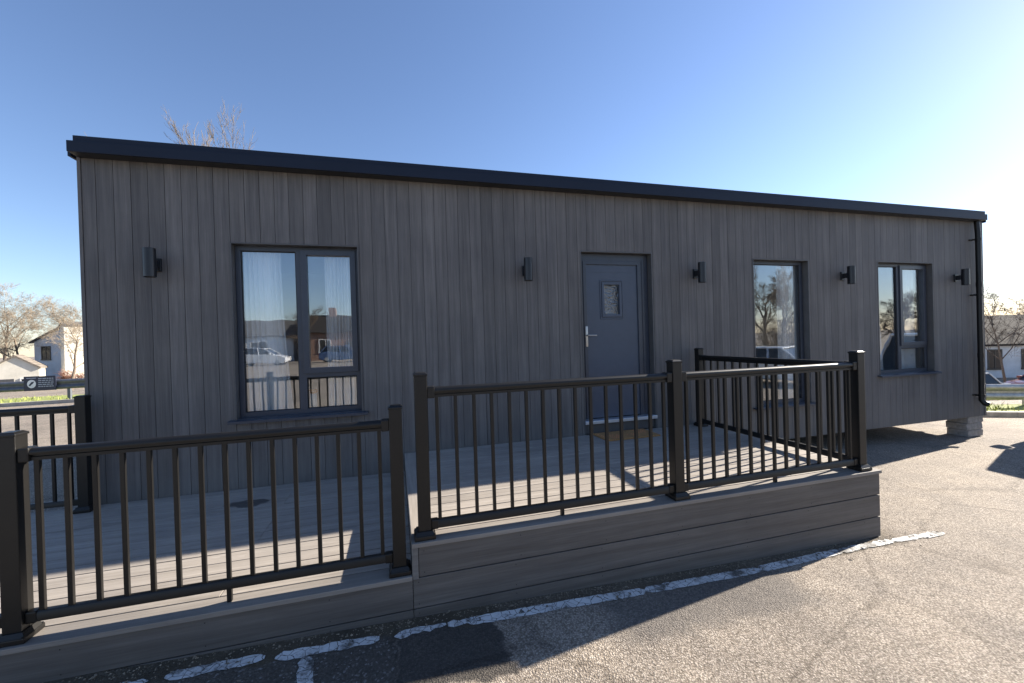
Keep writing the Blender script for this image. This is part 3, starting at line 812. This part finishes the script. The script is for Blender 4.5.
# ------------------------------------------------------------------ railings
GR = 'black railings round the deck'
PW = .036
RB = random.Random(91)
def post(parent, x, y, z, h=.96):
    m = MB(); m.box(x - PW, x + PW, y - PW, y + PW, z + .004, z + h - .018, .5, c=.004)
    o = m.build('post', M['black'], parent)
    m = MB(); e = PW + .004
    m.box(x - e, x + e, y - e, y + e, z + h - .02, z + h - .008, .5, c=.003)
    t = .026
    m.add([(x - e + .003, y - e + .003, z + h - .0082), (x + e - .003, y - e + .003, z + h - .0082), (x + e - .003, y + e - .003, z + h - .0082), (x - e + .003, y + e - .003, z + h - .0082),
           (x - t, y - t, z + h), (x + t, y - t, z + h), (x + t, y + t, z + h), (x - t, y + t, z + h)], [(0, 1, 5, 4), (1, 2, 6, 5), (2, 3, 7, 6), (3, 0, 4, 7), (4, 5, 6, 7)])
    m.build('post_cap', M['black'], o)
    m = MB(); s = .060
    m.box(x - s, x + s, y - s, y + s, z + .001, z + .026, .5, c=.005)
    s2 = .044
    m.add([(x - s + .004, y - s + .004, z + .0255), (x + s - .004, y - s + .004, z + .0255), (x + s - .004, y + s - .004, z + .0255), (x - s + .004, y + s - .004, z + .0255),
           (x - s2, y - s2, z + .046), (x + s2, y - s2, z + .046), (x + s2, y + s2, z + .046), (x - s2, y + s2, z + .046)], [(0, 1, 5, 4), (1, 2, 6, 5), (2, 3, 7, 6), (3, 0, 4, 7), (4, 5, 6, 7)])
    for sx in (-1, 1):
        for sy in (-1, 1): m.tube([(x + sx * .052, y + sy * .052, z + .024), (x + sx * .052, y + sy * .052, z + .031)], .006, 6)
    m.build('base_skirt', M['black'], o)
    return o
def panel(parent, p0, p1, z, n=15, foot=True, zt=(.812, .872), zb=(.045, .093)):
    """rails and bars between two post centres"""
    p0, p1 = Vector(p0), Vector(p1); L = (p1 - p0).length; u = (p1 - p0) / L
    ang = math.atan2(u.y, u.x)
    def place(mb, name, par=parent):
        c, s = math.cos(ang), math.sin(ang)
        mb.v = [(p0.x + x * c - y * s, p0.y + x * s + y * c, zz + z) for x, y, zz in mb.v]
        return mb.build(name, M['black'], par, smooth=name.endswith('rail'))
    a, b = PW + .001, L - PW - .001
    top = MB()
    prof = [(-.026, zt[0] + .028), (-.028, zt[0] + .036), (-.026, zt[1] - .012), (-.018, zt[1] - .003), (0, zt[1]), (.018, zt[1] - .003), (.026, zt[1] - .012), (.028, zt[0] + .036), (.026, zt[0] + .028),
            (.013, zt[0] + .027), (.013, zt[0] + .018), (.019, zt[0] + .015), (.019, zt[0]), (-.019, zt[0]), (-.019, zt[0] + .015), (-.013, zt[0] + .018), (-.013, zt[0] + .027)]
    top.prism(prof, 'x', a, b)
    tr_ = place(top, 'top_rail')
    bot = MB(); bot.prism([(-.018, zb[0]), (-.018, zb[1] - .008), (-.012, zb[1]), (.012, zb[1]), (.018, zb[1] - .008), (.018, zb[0])], 'x', a, b)
    br_ = place(bot, 'bottom_rail')
    for x0, x1 in ((a - .0005, a + .042), (b - .042, b + .0005)):
        for zz, par, w in ((zt, tr_, .031), (zb, br_, .022)):
            k = MB(); k.box(x0, x1, -w, w, zz[0] - .004, zz[1] + .003, .5, c=.006); place(k, 'rail_bracket', par)
    for i in range(n):
        x = a + (b - a) * (i + .5) / n
        x += RB.uniform(-.0015, .0015); k = MB(); k.box(x - .010, x + .010, -.010, .010, zb[1] - .002, zt[0] + .002, .5, c=.0025); place(k, 'baluster')
    if foot:
        x = (a + b) / 2 + (b - a) / (n + 1) * .0
        k = MB(); k.box(x - .011, x + .011, -.011, .011, .001, zb[0] + .003, .5, c=.002); place(k, 'support_foot')
YR = -1.934
# upper level: front in two bays and the return to the wall
t = thing('deck_railing', (0, 0, 0), 'long black railing round the upper deck in front of the door', 'railing', GR)
for x, y in ((-.030, YR), (1.700, YR), (3.423, YR), (3.423, -.125)): post(t, x, y, 0)
panel(t, (-.030, YR), (1.700, YR), 0); panel(t, (1.700, YR), (3.423, YR), 0)
panel(t, (3.423, -.125), (3.423, YR), 0, 16, True)
t = thing('deck_railing', (0, 0, ZL), 'black railing along the front of the lower deck, nearest the camera', 'railing', GR)
for x in (-.175, -1.884, -3.63): post(t, x, YR, 0)
panel(t, (-1.884, YR), (-.175, YR), 0, 15, True, (.822, .880), (.072, .118)); panel(t, (-3.63, YR), (-1.884, YR), 0, 15, True, (.822, .880), (.072, .118))
t = thing('deck_railing', (0, 0, ZL), 'black railing running left from the corner of the cabin, behind the others', 'railing', GR)
post(t, -2.672, -.135, 0); post(t, -4.42, -.135, 0)
panel(t, (-4.42, -.135), (-2.672, -.135), 0, 15, True, (.822, .880), (.06, .105))

# doormat
t = thing('doormat', (2.34, -.195, .0008), 'brown coir doormat with orange dots on the deck below the door', 'doormat')
m = MB(); m.box(-.33, .33, -.185, .165, 0, .016, .5, c=.004); m.build('mat_body', M['mat_coir'], t)
m = MB(); rr = random.Random(11)
for gx, gy, nx, ny in ((-.22, -.13, 5, 4), (.0, -.12, 5, 3), (.16, -.02, 5, 4), (-.30, -.16, 1, 7)):
    for i in range(nx):
        for j in range(ny):
            if rr.random() < .25: continue
            x, y = gx + i * .026, gy + j * .042
            m.tube([(x, y, .0155), (x, y, .0185)], .0065, 7)
m.build('dot_pattern', M['mat_dot'], t)

# supports under the home
def block(x, y, z, sx, sy, sz, rz, label, seed):
    m = MB(); m.box(-sx / 2, sx / 2, -sy / 2, sy / 2, 0, sz, .5, c=.012)
    rr = random.Random(seed)
    m.v = [(a + rr.uniform(-.006, .006), b + rr.uniform(-.006, .006), c_ + rr.uniform(-.003, .003)) for a, b, c_ in m.v]
    o = m.build('concrete_block', M['block'], loc=(x, y, z)); o.rotation_euler.z = rz
    tag(o, label, 'concrete block', 'blocks under the cabin')
gz = hz(8.85, .17)
hh = (ZB - .003 - gz) / 3
for k, lb in enumerate(('bottom grey concrete block of the stack under the right corner', 'middle grey concrete block of the stack under the right corner', 'top grey concrete block of the stack under the right corner')):
    block(8.845 + (.004, -.003, .002)[k], .165 + (.0, .004, -.003)[k], gz + .001 + k * hh, .37, .27, hh - .002, (.006, -.01, .004)[k], lb, k)
for x, y in ((8.5, 3.3), (6.4, 2.2), (4.2, 3.25), (1.0, 3.25), (-2.0, 3.2), (-2.2, .6)):
    g0 = hz(x, y)
    block(x, y, g0 + .0, .44, .3, ZB - .086 - g0 if y > 3 or y < 1 else .06, .05, 'grey concrete block in the shade under the cabin', int(x * 10))

# ------------------------------------------------------------------ trees
def branch(mb, mb2, p, d, L, r, lev, rr, up, spread, maxlev, nside, split):
    n = max(3, int(4 - lev * .3)); pts = [p.copy()]; rads = [r]; q = p.copy(); dd = d.copy(); kids = []
    for i in range(n):
        dd = (dd + Vector((rr.uniform(-1, 1), rr.uniform(-1, 1), rr.uniform(-1, 1))) * (.14 + .05 * lev) + Vector((0, 0, up * .12))).normalized()
        q = q + dd * (L / n); pts.append(q.copy()); rads.append(r * (1 - .62 * (i + 1) / n))
        kids.append((q.copy(), dd.copy(), rads[-1], (i + 1) / n))
    tgt = mb if lev == 0 else mb2
    tgt.tube(pts, rads, nside if lev < 2 else 3, rr.random(), cap=lev < 2)
    if lev >= maxlev: return
    for (kp, kd, kr, t) in kids:
        if lev == 0 and t < .3: continue
        for _ in range(split[lev] if t < .99 else split[lev] + 1):
            ax = kd.orthogonal().normalized(); ax.rotate(Matrix.Rotation(rr.uniform(0, 6.283), 3, kd))
            nd_ = (kd * math.cos(spread) + ax * math.sin(spread) * rr.uniform(.6, 1.25)).normalized()
            branch(mb, mb2, kp, nd_, L * rr.uniform(.45, .72) * (1 - .25 * t), max(kr * rr.uniform(.55, .75), RMIN), lev + 1, rr, up, spread, maxlev, nside, split)
def tree(loc, H, seed, label, bark='bark', twig='twig', spread=.75, up=.5, maxlev=4, r=.16, split=(2, 2, 2, 2), trunkf=.5, name='bare_tree', group='bare winter trees', lean=(0, 0), rmin=.004):
    global RMIN
    RMIN = rmin
    rr = random.Random(seed)
    a, b = MB(), MB()
    branch(a, b, Vector((0, 0, -.15)), Vector((lean[0], lean[1], 1)).normalized(), H * trunkf, r, 0, rr, up, spread, maxlev, 9, split)
    zmax = max(p[2] for p in b.v); k = H / zmax
    for mb in (a, b): mb.v = [(x * k, y * k, z * k) for x, y, z in mb.v]
    t = thing(name, loc, label, 'tree' if 'shrub' not in name else 'shrub', group)
    a.build('trunk', M[bark], t, smooth=True); b.build('crown', M[twig], t)
    return t
def at(x, y, dz=0): return (x, y, hz(x, y) + dz)

# behind the roof: tops of three birches
G3 = 'bare tree tops above the roof'
tree(at(-6.5, 18.0), 12.1, 21, 'pale bare birch top above the roof, fullest of the tree tops there', 'bark_pale', 'bark_birch', .25, .9, 4, .07, (1, 2, 2, 2), .62, 'bare_tree', G3, rmin=.008)
tree(at(-9.3, 19.0), 12.6, 33, 'thin brown bare tree top above the roof, middle of three', 'bark', 'bark_birch', .36, .6, 3, .08, (1, 1, 2, 1), .66, 'bare_tree', G3, (.05, 0), rmin=.014)
tree(at(-9.8, 19.2), 12.6, 8, 'single sparse twigs above the left end of the roof, leftmost of three', 'bark', 'bark_birch', .36, .6, 3, .07, (1, 1, 1, 1), .66, 'bare_tree', G3, (-.05, 0), rmin=.014)
# left: trees round the houses
tree(at(-22.9, 33.2), 6.4, 5, 'bare tree with dark trunk standing in front of the grey gabled house on the left', 'bark', 'twig_tan', .85, .25, 5, .075, (2, 2, 2, 1, 1), .42)
tree(at(-34.4, 46.2), 7.6, 12, 'spreading bare tree behind the small cream house at the left edge', 'bark', 'twig_tan', .9, .25, 5, .10, (2, 2, 2, 2, 2), .42)
tree(at(-40.0, 52.5), 10.5, 14, 'dense tan bare tree far behind the small cream house, left of another', 'bark', 'twig_tan', .75, .35, 5, .14, (2, 2, 2, 2, 2), .45)
tree(at(-44.5, 54.0), 11.0, 15, 'tall bare tree behind the left house, half out of the picture', 'bark', 'twig_tan', .75, .35, 5, .14, (2, 2, 2, 2, 1), .45)
tree(at(-34.5, 55.0), 9.6, 16, 'bare tree far behind the grey gabled house on the left', 'bark', 'twig_tan', .8, .3, 5, .14, (2, 2, 2, 2, 2), .45)
# right: trees behind the bungalow
tree(at(32.6, 10.4), 6.3, 18, 'bare tree right of the downpipe before the white bungalow', 'bark', 'twig', .85, .3, 5, .05, (2, 2, 2, 1, 1), .45)
tree(at(46.0, 22.5), 7.6, 19, 'dark bare tree behind the roof of the white bungalow', 'bark', 'twig', .8, .3, 5, .11, (2, 2, 2, 2, 1), .42)
tree(at(51.0, 17.0), 7.2, 20, 'dark bare tree at the right edge behind the bungalow', 'bark', 'twig', .8, .3, 5, .11, (2, 2, 2, 2, 1), .42)

def shrub_proto(seed, H, W, twig):
    rr = random.Random(seed); m = MB()
    for _ in range(46):
        a = rr.uniform(0, 6.283); p = Vector((math.cos(a) * W * .3 * rr.random(), math.sin(a) * W * .3 * rr.random(), -.05))
        d = Vector((math.cos(a) * rr.uniform(.1, .8), math.sin(a) * rr.uniform(.1, .8), 1)).normalized(); L = H * rr.uniform(.6, 1.05)
        pts = [p + d * L * t + Vector((rr.uniform(-.12, .12), rr.uniform(-.12, .12), 0)) * t for t in (0, .35, .7, 1)]
        m.tube(pts, [.022, .016, .010, .004], 4, rr.random(), cap=False)
        for q in pts[1:]:
            for _ in range(7):
                dd = Vector((rr.uniform(-1, 1), rr.uniform(-1, 1), rr.uniform(-.1, .9))).normalized() * rr.uniform(.25, .7)
                m.tube([q, q + dd * .5 + Vector((0, 0, .05)), q + dd], [.010, .007, .003], 3, rr.random(), cap=False)
    return m
sp = []
def shrub(x, y, s, label, twig='twig', seed=1, H=2.2, W=2.0):
    t = thing('bare_shrub', at(x, y), label, 'shrub', 'bare shrubs')
    shrub_proto(seed, H * s, W * s, twig).build('branches', M[twig], t)
shrub(-26.0, 38.6, .62, 'reddish bare shrub against the foot of the grey gabled house', 'twig_red', 3)
shrub(-36.5, 42.0, .9, 'tan bare shrub left of the small cream house', 'twig_tan', 4)
for i, (x, y, s) in enumerate(((35, 19.0, 2.4), (38, 18.2, 2.5), (41, 17.4, 2.4), (44.5, 16.6, 2.5), (48, 15.5, 2.4), (37, 22.5, 2.5), (42, 21.5, 2.6), (47, 20.0, 2.6), (53, 18, 2.5))):
    shrub(x, y, s, 'brown leafless bush in the thicket behind the white bungalow', 'twig', 30 + i)

# ------------------------------------------------------------------ houses
def house(loc, rz, w, dp, h, rh, label, wall='white_render', roof='tile_dark', gable='x', wins=(), door=None, frame='win_frame_w', chimney=False, group=None, name='house', cat='house', overhang=.25, sidewall=None):
    """origin at the middle of the front's foot; front faces -y"""
    t = thing(name, loc, label, cat, group, rz)
    m = MB(); z0 = -.8
    if gable == 'y':   # gable end to the front
        m.prism([(-w / 2, z0), (w / 2, z0), (w / 2, h), (0, h + rh), (-w / 2, h)], 'y', 0, dp)
    else:
        m.prism([(0, z0), (dp, z0), (dp, h), (dp / 2, h + rh), (0, h)], 'x', -w / 2, w / 2)
    m.build('wall', M[wall], t)
    m = MB(); o = overhang; th = .14
    if gable == 'y':
        k = rh / (w / 2)
        for s in (-1, 1):
            m.prism([(0, h + rh + .01), (s * (w / 2 + o), h - o * k + .01), (s * (w / 2 + o), h - o * k + th), (0, h + rh + th)], 'y', -o, dp + o)
    else:
        k = rh / (dp / 2)
        m.prism([(dp / 2, h + rh + .01), (-o, h - o * k + .01), (-o, h - o * k + th), (dp / 2, h + rh + th)], 'x', -w / 2 - o, w / 2 + o)
        m.prism([(dp / 2, h + rh + .01), (dp + o, h - o * k + .01), (dp + o, h - o * k + th), (dp / 2, h + rh + th)], 'x', -w / 2 - o, w / 2 + o)
    r = m.build('roof', M[roof], t)
    if chimney:
        m = MB(); m.box(w * .22, w * .22 + .6, dp * .45, dp * .45 + .6, h + rh * .5, h + rh + .9); m.build('chimney', M['brick'], r)
    for (x, z, ww, hh_) in wins:
        m = MB()
        m.box(x - ww / 2 - .07, x - ww / 2, -.06, .02, z - .07, z + hh_ + .07); m.box(x + ww / 2, x + ww / 2 + .07, -.06, .02, z - .07, z + hh_ + .07)
        m.box(x - ww / 2, x + ww / 2, -.059, .02, z + hh_, z + hh_ + .069); m.box(x - ww / 2 - .1, x + ww / 2 + .1, -.10, .019, z - .10, z - .001)
        m.box(x - .03, x + .03, -.055, .02, z, z + hh_); 
        f = m.build('window', M[frame], t)
        m = MB(); m.box(x - ww / 2, x + ww / 2, -.03, -.02, z, z + hh_); m.build('pane', M['win_dark'], f)
    if door:
        x, ww, hh_ = door
        m = MB(); m.box(x - ww / 2, x + ww / 2, -.04, .02, -.75, hh_); m.build('door', M['garage'], t)
    return t
yw = -.2742
house((-30.2, 45.6, hz(-30.2, 45.6)), yw, 7.3, 7, 4.05, 1.75, 'pale grey two storey gabled house left of the cabin with one small window', 'grey_render', 'tile_dark', 'y', [(-2.5, 2.35, .75, 1.2)], (1.2, 4.2, 1.5), 'win_frame_b')
house((-27.7, 43.0, hz(-27.7, 43.0)), .75, 2.6, 1.2, 5.3, .25, 'tall narrow cream sunlit house end beside the grey gabled house', 'cream_render', 'tile_dark', 'x', [], None, 'win_frame_b', overhang=.08)
house((-30.5, 39.7, hz(-30.5, 39.7)), .38, 2.7, 2.0, 1.75, 1.0, 'small cream gabled house at the left edge of the picture', 'cream_render', 'tile_pale', 'y', [(.6, .15, .5, .7)], (-.5, .9, .9), 'win_frame_w', overhang=.12)
house((40.3, 14.0, -2.75), yw - .12, 15, 6, 2.55, 1.9, 'white bungalow with brown roof seen right of the downpipe', 'white_render', 'tile_brown', 'x', [(-4.5, .9, 1.0, 1.25), (-.55, .85, .75, 1.25), (1.5, .85, .7, 1.25), (4.6, .9, 1.1, 1.25)], (3.1, .9, 2.0), 'win_frame_b')

# ------------------------------------------------------------------ barriers and sign
def barrier(p0, p1, zt, label, mt, hgt=.31, group='crash barriers at the edge of the car park', step=2.0, thick=.08):
    p0, p1 = Vector(p0), Vector(p1); d = p1 - p0; L = d.length; u = d / L
    t = thing('crash_barrier', (p0.x, p0.y, hz(*p0)), label, 'barrier', group, math.atan2(u.y, u.x))
    z0 = hz(*p0); z1 = hz(*p1)
    pr = [(0, -hgt / 2), (-.03, -hgt * .42), (-.045, -hgt * .30), (-.03, -hgt * .16), (.012, -hgt * .05), (.012, hgt * .05), (-.03, hgt * .16), (-.045, hgt * .30), (-.03, hgt * .42), (0, hgt / 2)]
    pr2 = [(y + .004, z) for y, z in reversed(pr)]
    m = MB(); n = len(pr + pr2); segs = max(2, int(L / 2))
    vs = []
    for i in range(segs + 1):
        f = i / segs; zz = hz(*(p0 + d * f)) - z0 + zt - hgt / 2
        vs += [(L * f, y, zz + z) for y, z in pr + pr2]
    m.add(vs, [(i * n + k, i * n + (k + 1) % n, (i + 1) * n + (k + 1) % n, (i + 1) * n + k) for i in range(segs) for k in range(n)])
    m.build('beam', M[mt], t, smooth=True)
    k = 0
    while k * step < L:
        f = k * step / L; zz = hz(*(p0 + d * f)) - z0
        m = MB(); m.box(k * step - .04, k * step + .04, .016, .016 + thick, zz - .2, zz + zt - .02, .5, c=.006); m.build('post', M[mt], t); k += 1
    return t
barrier(rp(-4.0, 1.15), rp(13, 1.15), .54, 'low shiny galvanised barrier behind the grass strip on the right', 'galv', .36)
barrier((-24, 11.75), (-3.6, 11.75), .66, 'dull grey crash barrier across the far left side of the car park', 'galv_dull', .30)
# sign on the left barrier
t = thing('banner_sign', (-10.62, 11.66, .02), 'navy blue board with white round emblem on the left barrier', 'sign')
m = MB(); m.box(-.385, .385, -.012, .012, -.02, .42, .5, c=.004); m.build('board', M['sign_navy'], t)
m = MB(); n = 28
vs = [((-.20 + .105 * math.cos(2 * math.pi * k / n)), y, .19 + .125 * math.sin(2 * math.pi * k / n)) for y in (-.015, -.012) for k in range(n)]
m.add(vs, [tuple(range(n))[::-1]] + [(k, (k + 1) % n, n + (k + 1) % n, n + k) for k in range(n)]); em = m.build('emblem', M['sign_white'], t)
m = MB(); m.prism([(-.27, .15), (-.20, .245), (-.13, .265), (-.165, .20), (-.20, .17), (-.235, .125)], 'y', -.0185, -.0155); m.build('emblem_mark', M['sign_navy'], em)
m = MB(); rr = random.Random(2)
for j, z in enumerate((.33, .27, .21, .15, .09)):
    x = -.04
    while x < .31:
        w = rr.uniform(.04, .09); m.box(x, min(x + w, .33), -.0145, -.0118, z, z + .026); x += w + .016
m.box(-.32, -.09, -.0145, -.0118, .355, .375)
m.build('lettering', M['sign_grey'], t)

# ------------------------------------------------------------------ cars
def car(loc, rz, paint, label, L=4.1, W=1.72, Hh=1.48, bon=1.0, slope=.75):
    t = thing('parked_car', loc, label, 'car', 'parked cars', rz)
    # side profile along x (front at +x), belt at .92
    l2 = L / 2
    prof = [(-l2, .42), (-l2 + .03, .30), (-l2 + .3, .22), (l2 - .35, .22), (l2 - .04, .30), (l2, .46), (l2 - .03, .62), (l2 - .35, .78), (l2 - 1.05, .90), (-l2 + .5, .95), (-l2 + .08, .90), (-l2 + .0, .66)]
    m = MB(); n = len(prof); secs = [(-1, .88), (-.92, 1.0), (.92, 1.0), (1, .88)]
    vs = []
    for s, k in secs:
        for x, z in prof: vs.append((x * (1 if k == 1 else .975), s * W / 2, .56 + (z - .56) * (1 if k == 1 else .86)))
    fs = [(i * n + j, i * n + (j + 1) % n, (i + 1) * n + (j + 1) % n, (i + 1) * n + j) for i in range(3) for j in range(n)] + [tuple(range(n)), tuple(range(3 * n, 4 * n))[::-1]]
    m.add(vs, fs); body = m.build('body', M[paint], t, smooth=True)
    # glasshouse
    g = [(-l2 + .18, .90), (l2 - bon, .88), (l2 - bon - slope, Hh - .05), (-l2 + .62, Hh - .04)]
    m = MB()
    bw, tw = W / 2 * .95, W / 2 * .74
    vs = [(g[0][0], s * bw, g[0][1]) for s in (-1, 1)] + [(g[1][0], s * bw, g[1][1]) for s in (-1, 1)] + [(g[2][0], s * tw, g[2][1]) for s in (-1, 1)] + [(g[3][0], s * tw, g[3][1]) for s in (-1, 1)]
    m.add(vs, [(0, 2, 4, 6), (1, 7, 5, 3), (2, 3, 5, 4), (0, 6, 7, 1), (4, 5, 7, 6)]); m.build('windows', M['car_glass'], t)
    if bon < .5:      # a van: closed white sides behind the front seats
        for s in (-1, 1):
            m = MB(); y0, y1 = s * (bw + .004), s * (tw + .004)
            m.add([(g[0][0], y0, .90), (1.25, y0, .90), (1.15, y1, Hh - .05), (g[3][0], y1, Hh - .05), (g[0][0], y0 - s * .02, .90), (1.25, y0 - s * .02, .90), (1.15, y1 - s * .02, Hh - .05), (g[3][0], y1 - s * .02, Hh - .05)],
                  [(0, 1, 2, 3), (7, 6, 5, 4), (0, 4, 5, 1), (1, 5, 6, 2), (2, 6, 7, 3), (3, 7, 4, 0)]); m.build('side_panel', M[paint], t)
    m = MB(); m.box(g[3][0] - .03, g[2][0] + .06, -tw - .01, tw + .01, Hh - .06, Hh, .5, c=.028)
    for s in (-1, 1):
        for (xa, za), (xb, zb) in (((g[1][0], .88), (g[2][0], Hh - .04)), ((g[0][0], .9), (g[3][0], Hh - .04)), ((-.1, .9), (-.2, Hh - .04))):
            m.tube([(xa, s * (bw + .003), za), (xb, s * (tw + .003), zb)], [.035, .03], 6)
    m.build('roof', M[paint], t, smooth=True)
    for x in (-l2 + .72, l2 - .75):
        for s in (-1, 1):
            m = MB(); m.tube([(x, s * (W / 2 - .19), .31), (x, s * (W / 2 - .005), .31)], .31, 22); w = m.build('wheel', M['tyre'], t)
            m = MB(); m.tube([(x, s * (W / 2 - .02), .31), (x, s * (W / 2 + .004), .31)], .19, 18); m.build('rim', M['rim'], w)
    for s in (-1, 1):
        m = MB(); m.box(l2 - .19, l2 - .03, s * W / 2 * .55, s * W / 2 * .90, .60, .70, .5, c=.02); m.build('headlight', M['lampglass'], t)
        m = MB(); m.box(-l2 - .005, -l2 + .12, s * W / 2 * .66, s * W / 2 * .93, .66, .84, .5, c=.02); m.build('tail_light', M['taillamp'], t)
        m = MB(); m.box(l2 - bon - .32, l2 - bon - .18, s * (W / 2 + .03), s * (W / 2 + .19), .90, 1.03, .5, c=.03); m.tube([(l2 - bon - .25, s * (W / 2 - .08), .93), (l2 - bon - .25, s * (W / 2 + .06), .95)], .02, 6); m.build('mirror', M[paint], t, smooth=True)
    for x in (l2 - .012, -l2 + .012):
        m = MB(); m.box(x - .02, x + .02, -.26, .26, .40, .51); m.build('number_plate', M['sign_white'], t)
    return t
car((24.9, 9.0, hz(24.9, 9.0)), 2.9, 'car_silver', 'silver car with dark windscreen beyond the low barrier on the right')
car((31.4, 8.0, hz(31.4, 8.0)), 2.9, 'car_red', 'dark red car beyond the low barrier at the right edge')
# stands just outside the picture; its shadow falls on the tarmac at the right
car((11.85, -1.17, hz(11.85, -1.17)), R_(180), 'car_white', 'tall white van parked on the tarmac to the right of the cabin', 4.5, 1.8, 1.80, .34, .32)
# across the car park, seen in the window panes
car((-4.8, -36.5, hz(-4.8, -36.5)), .05, 'car_blue', 'dark blue car across the car park, mirrored in the wide window')
car((-11.5, -37.0, hz(-11.5, -37)), .1, 'car_white', 'white car across the car park, mirrored in the wide window')
car((-17.0, -36.6, hz(-17, -36.6)), 3.1, 'car_silver', 'silver car across the car park, mirrored in the wide window')
car((14.8, -8.6, hz(14.8, -8.6)), 1.2, 'car_white', 'white car across the car park, mirrored in the tall window')
house((-17.0, -44, hz(-17, -44)), math.pi, 13, 7, 2.8, 1.7, 'white bungalow across the car park, mirrored in the wide window', 'white_render', 'tile_dark', 'x', [(-3.2, .9, 1.4, 1.2), (3, .9, 1.4, 1.2)], (0, .95, 2.0))
house((-4.6, -42, hz(-4.6, -42)), math.pi, 9, 8, 2.9, 1.9, 'red brick house across the car park, mirrored in the wide window', 'brick', 'tile_brown', 'x', [(-2.6, .9, 1.2, 1.2), (2.6, .9, 1.2, 1.2)], (0, .95, 2.0), chimney=True)
house((9, -44, hz(9, -44)), math.pi, 10, 8, 2.6, 1.7, 'cream bungalow across the car park facing the cabin', 'cream_render', 'tile_brown', 'x', [(-3, .9, 1.4, 1.2), (3, .9, 1.4, 1.2)], (0, .95, 2.0))
tree(at(-8.6, -39.5), 5.6, 41, 'bare tree between the bungalow and brick house across the car park', 'bark', 'twig', .8, .3, 4, .16, (2, 2, 2, 2), .45, group='trees across the car park')
tree(at(33, -15.0), 4.6, 42, 'bare tree across the car park, mirrored in the last window', 'bark', 'twig', .8, .3, 5, .15, (2, 2, 2, 2, 1), .42, group='trees across the car park')
tree(at(40, -17.5), 5.2, 43, 'bare tree behind another across the car park, mirrored in the last window', 'bark', 'twig', .8, .3, 4, .15, (2, 2, 2, 2), .42, group='trees across the car park')
GA = 'trees across the car park'
tree(at(26.0, -19.5), 7.2, 51, 'tall brown bare tree across the car park, mirrored in the tall window', 'bark', 'twig_tan', .7, .5, 5, .12, (2, 2, 2, 2, 2), .5, group=GA)
tree(at(28.5, -20.5), 6.0, 52, 'shorter brown bare tree across the car park, mirrored in the tall window', 'bark', 'twig_tan', .7, .5, 5, .11, (2, 2, 2, 2, 2), .5, group=GA)
for i, (x, y, s_) in enumerate(((25.0, -18.2, 1.3), (27.0, -18.8, 1.5), (29.5, -19.2, 1.4))):
    shrub(x, y, s_, ('brown bush across the car park, nearest of the three mirrored in the tall window', 'brown bush across the car park, middle of the three mirrored in the tall window', 'brown bush across the car park, farthest of the three mirrored in the tall window')[i], 'twig_tan', 60 + i)

# ------------------------------------------------------------------ light, sky, camera
SAZ = math.atan2(1.0, .174)       # azimuth from +Y towards +X
SEL = R_(24.4)
w = bpy.data.worlds.new('World'); sc.world = w; w.use_nodes = True
nt = w.node_tree; bg = nt.nodes['Background']
sky = nt.nodes.new('ShaderNodeTexSky'); sky.sky_type = 'NISHITA'; sky.sun_disc = False
sky.sun_elevation = SEL; sky.sun_rotation = SAZ
sky.altitude = 0; sky.air_density = 1.0; sky.dust_density = .18; sky.ozone_density = 4.2
tint = nt.nodes.new('ShaderNodeMix'); tint.data_type = 'RGBA'; tint.blend_type = 'MULTIPLY'
tint.inputs[0].default_value = 1; tint.inputs[7].default_value = (1.11, 1.0, 1.01, 1)      # white balance of the picture
nt.links.new(sky.outputs[0], tint.inputs[6]); nt.links.new(tint.outputs[2], bg.inputs[0]); bg.inputs[1].default_value = .070
sl = bpy.data.lights.new('sun', 'SUN'); sl.energy = 5.0; sl.angle = R_(.53); sl.color = (1, .915, .80)
so = bpy.data.objects.new('sun', sl); col.objects.link(so)
sv = Vector((math.sin(SAZ) * math.cos(SEL), math.cos(SAZ) * math.cos(SEL), math.sin(SEL)))
so.rotation_euler = sv.to_track_quat('Z', 'Y').to_euler(); so.location = sv * 60

cd = bpy.data.cameras.new('camera'); cam = bpy.data.objects.new('camera', cd); col.objects.link(cam)
yaw, pitch, roll = .2742, -.006, -.030
fw_ = Vector((math.sin(yaw) * math.cos(pitch), math.cos(yaw) * math.cos(pitch), math.sin(pitch)))
r0 = Vector((math.cos(yaw), -math.sin(yaw), 0)); u0 = r0.cross(fw_)
cr_, sr_ = math.cos(roll), math.sin(roll)
Rv = r0 * cr_ + u0 * sr_; Uv = u0 * cr_ - r0 * sr_
mtx = Matrix((Rv, Uv, -fw_)).transposed().to_4x4(); mtx.translation = Vector((-.1618, -4.4078, 1.1385))
cam.matrix_world = mtx
cd.sensor_width = 36; cd.sensor_fit = 'HORIZONTAL'; cd.lens = 414.5 / 1024 * 36
cd.clip_start = .05; cd.clip_end = 1500
sc.camera = cam
vs_ = sc.view_settings; vs_.view_transform = 'Standard'; vs_.look = 'None'; vs_.exposure = 1.6; vs_.gamma = 1; vs_.use_curve_mapping = False
sc.render.resolution_x, sc.render.resolution_y = 1024, 683
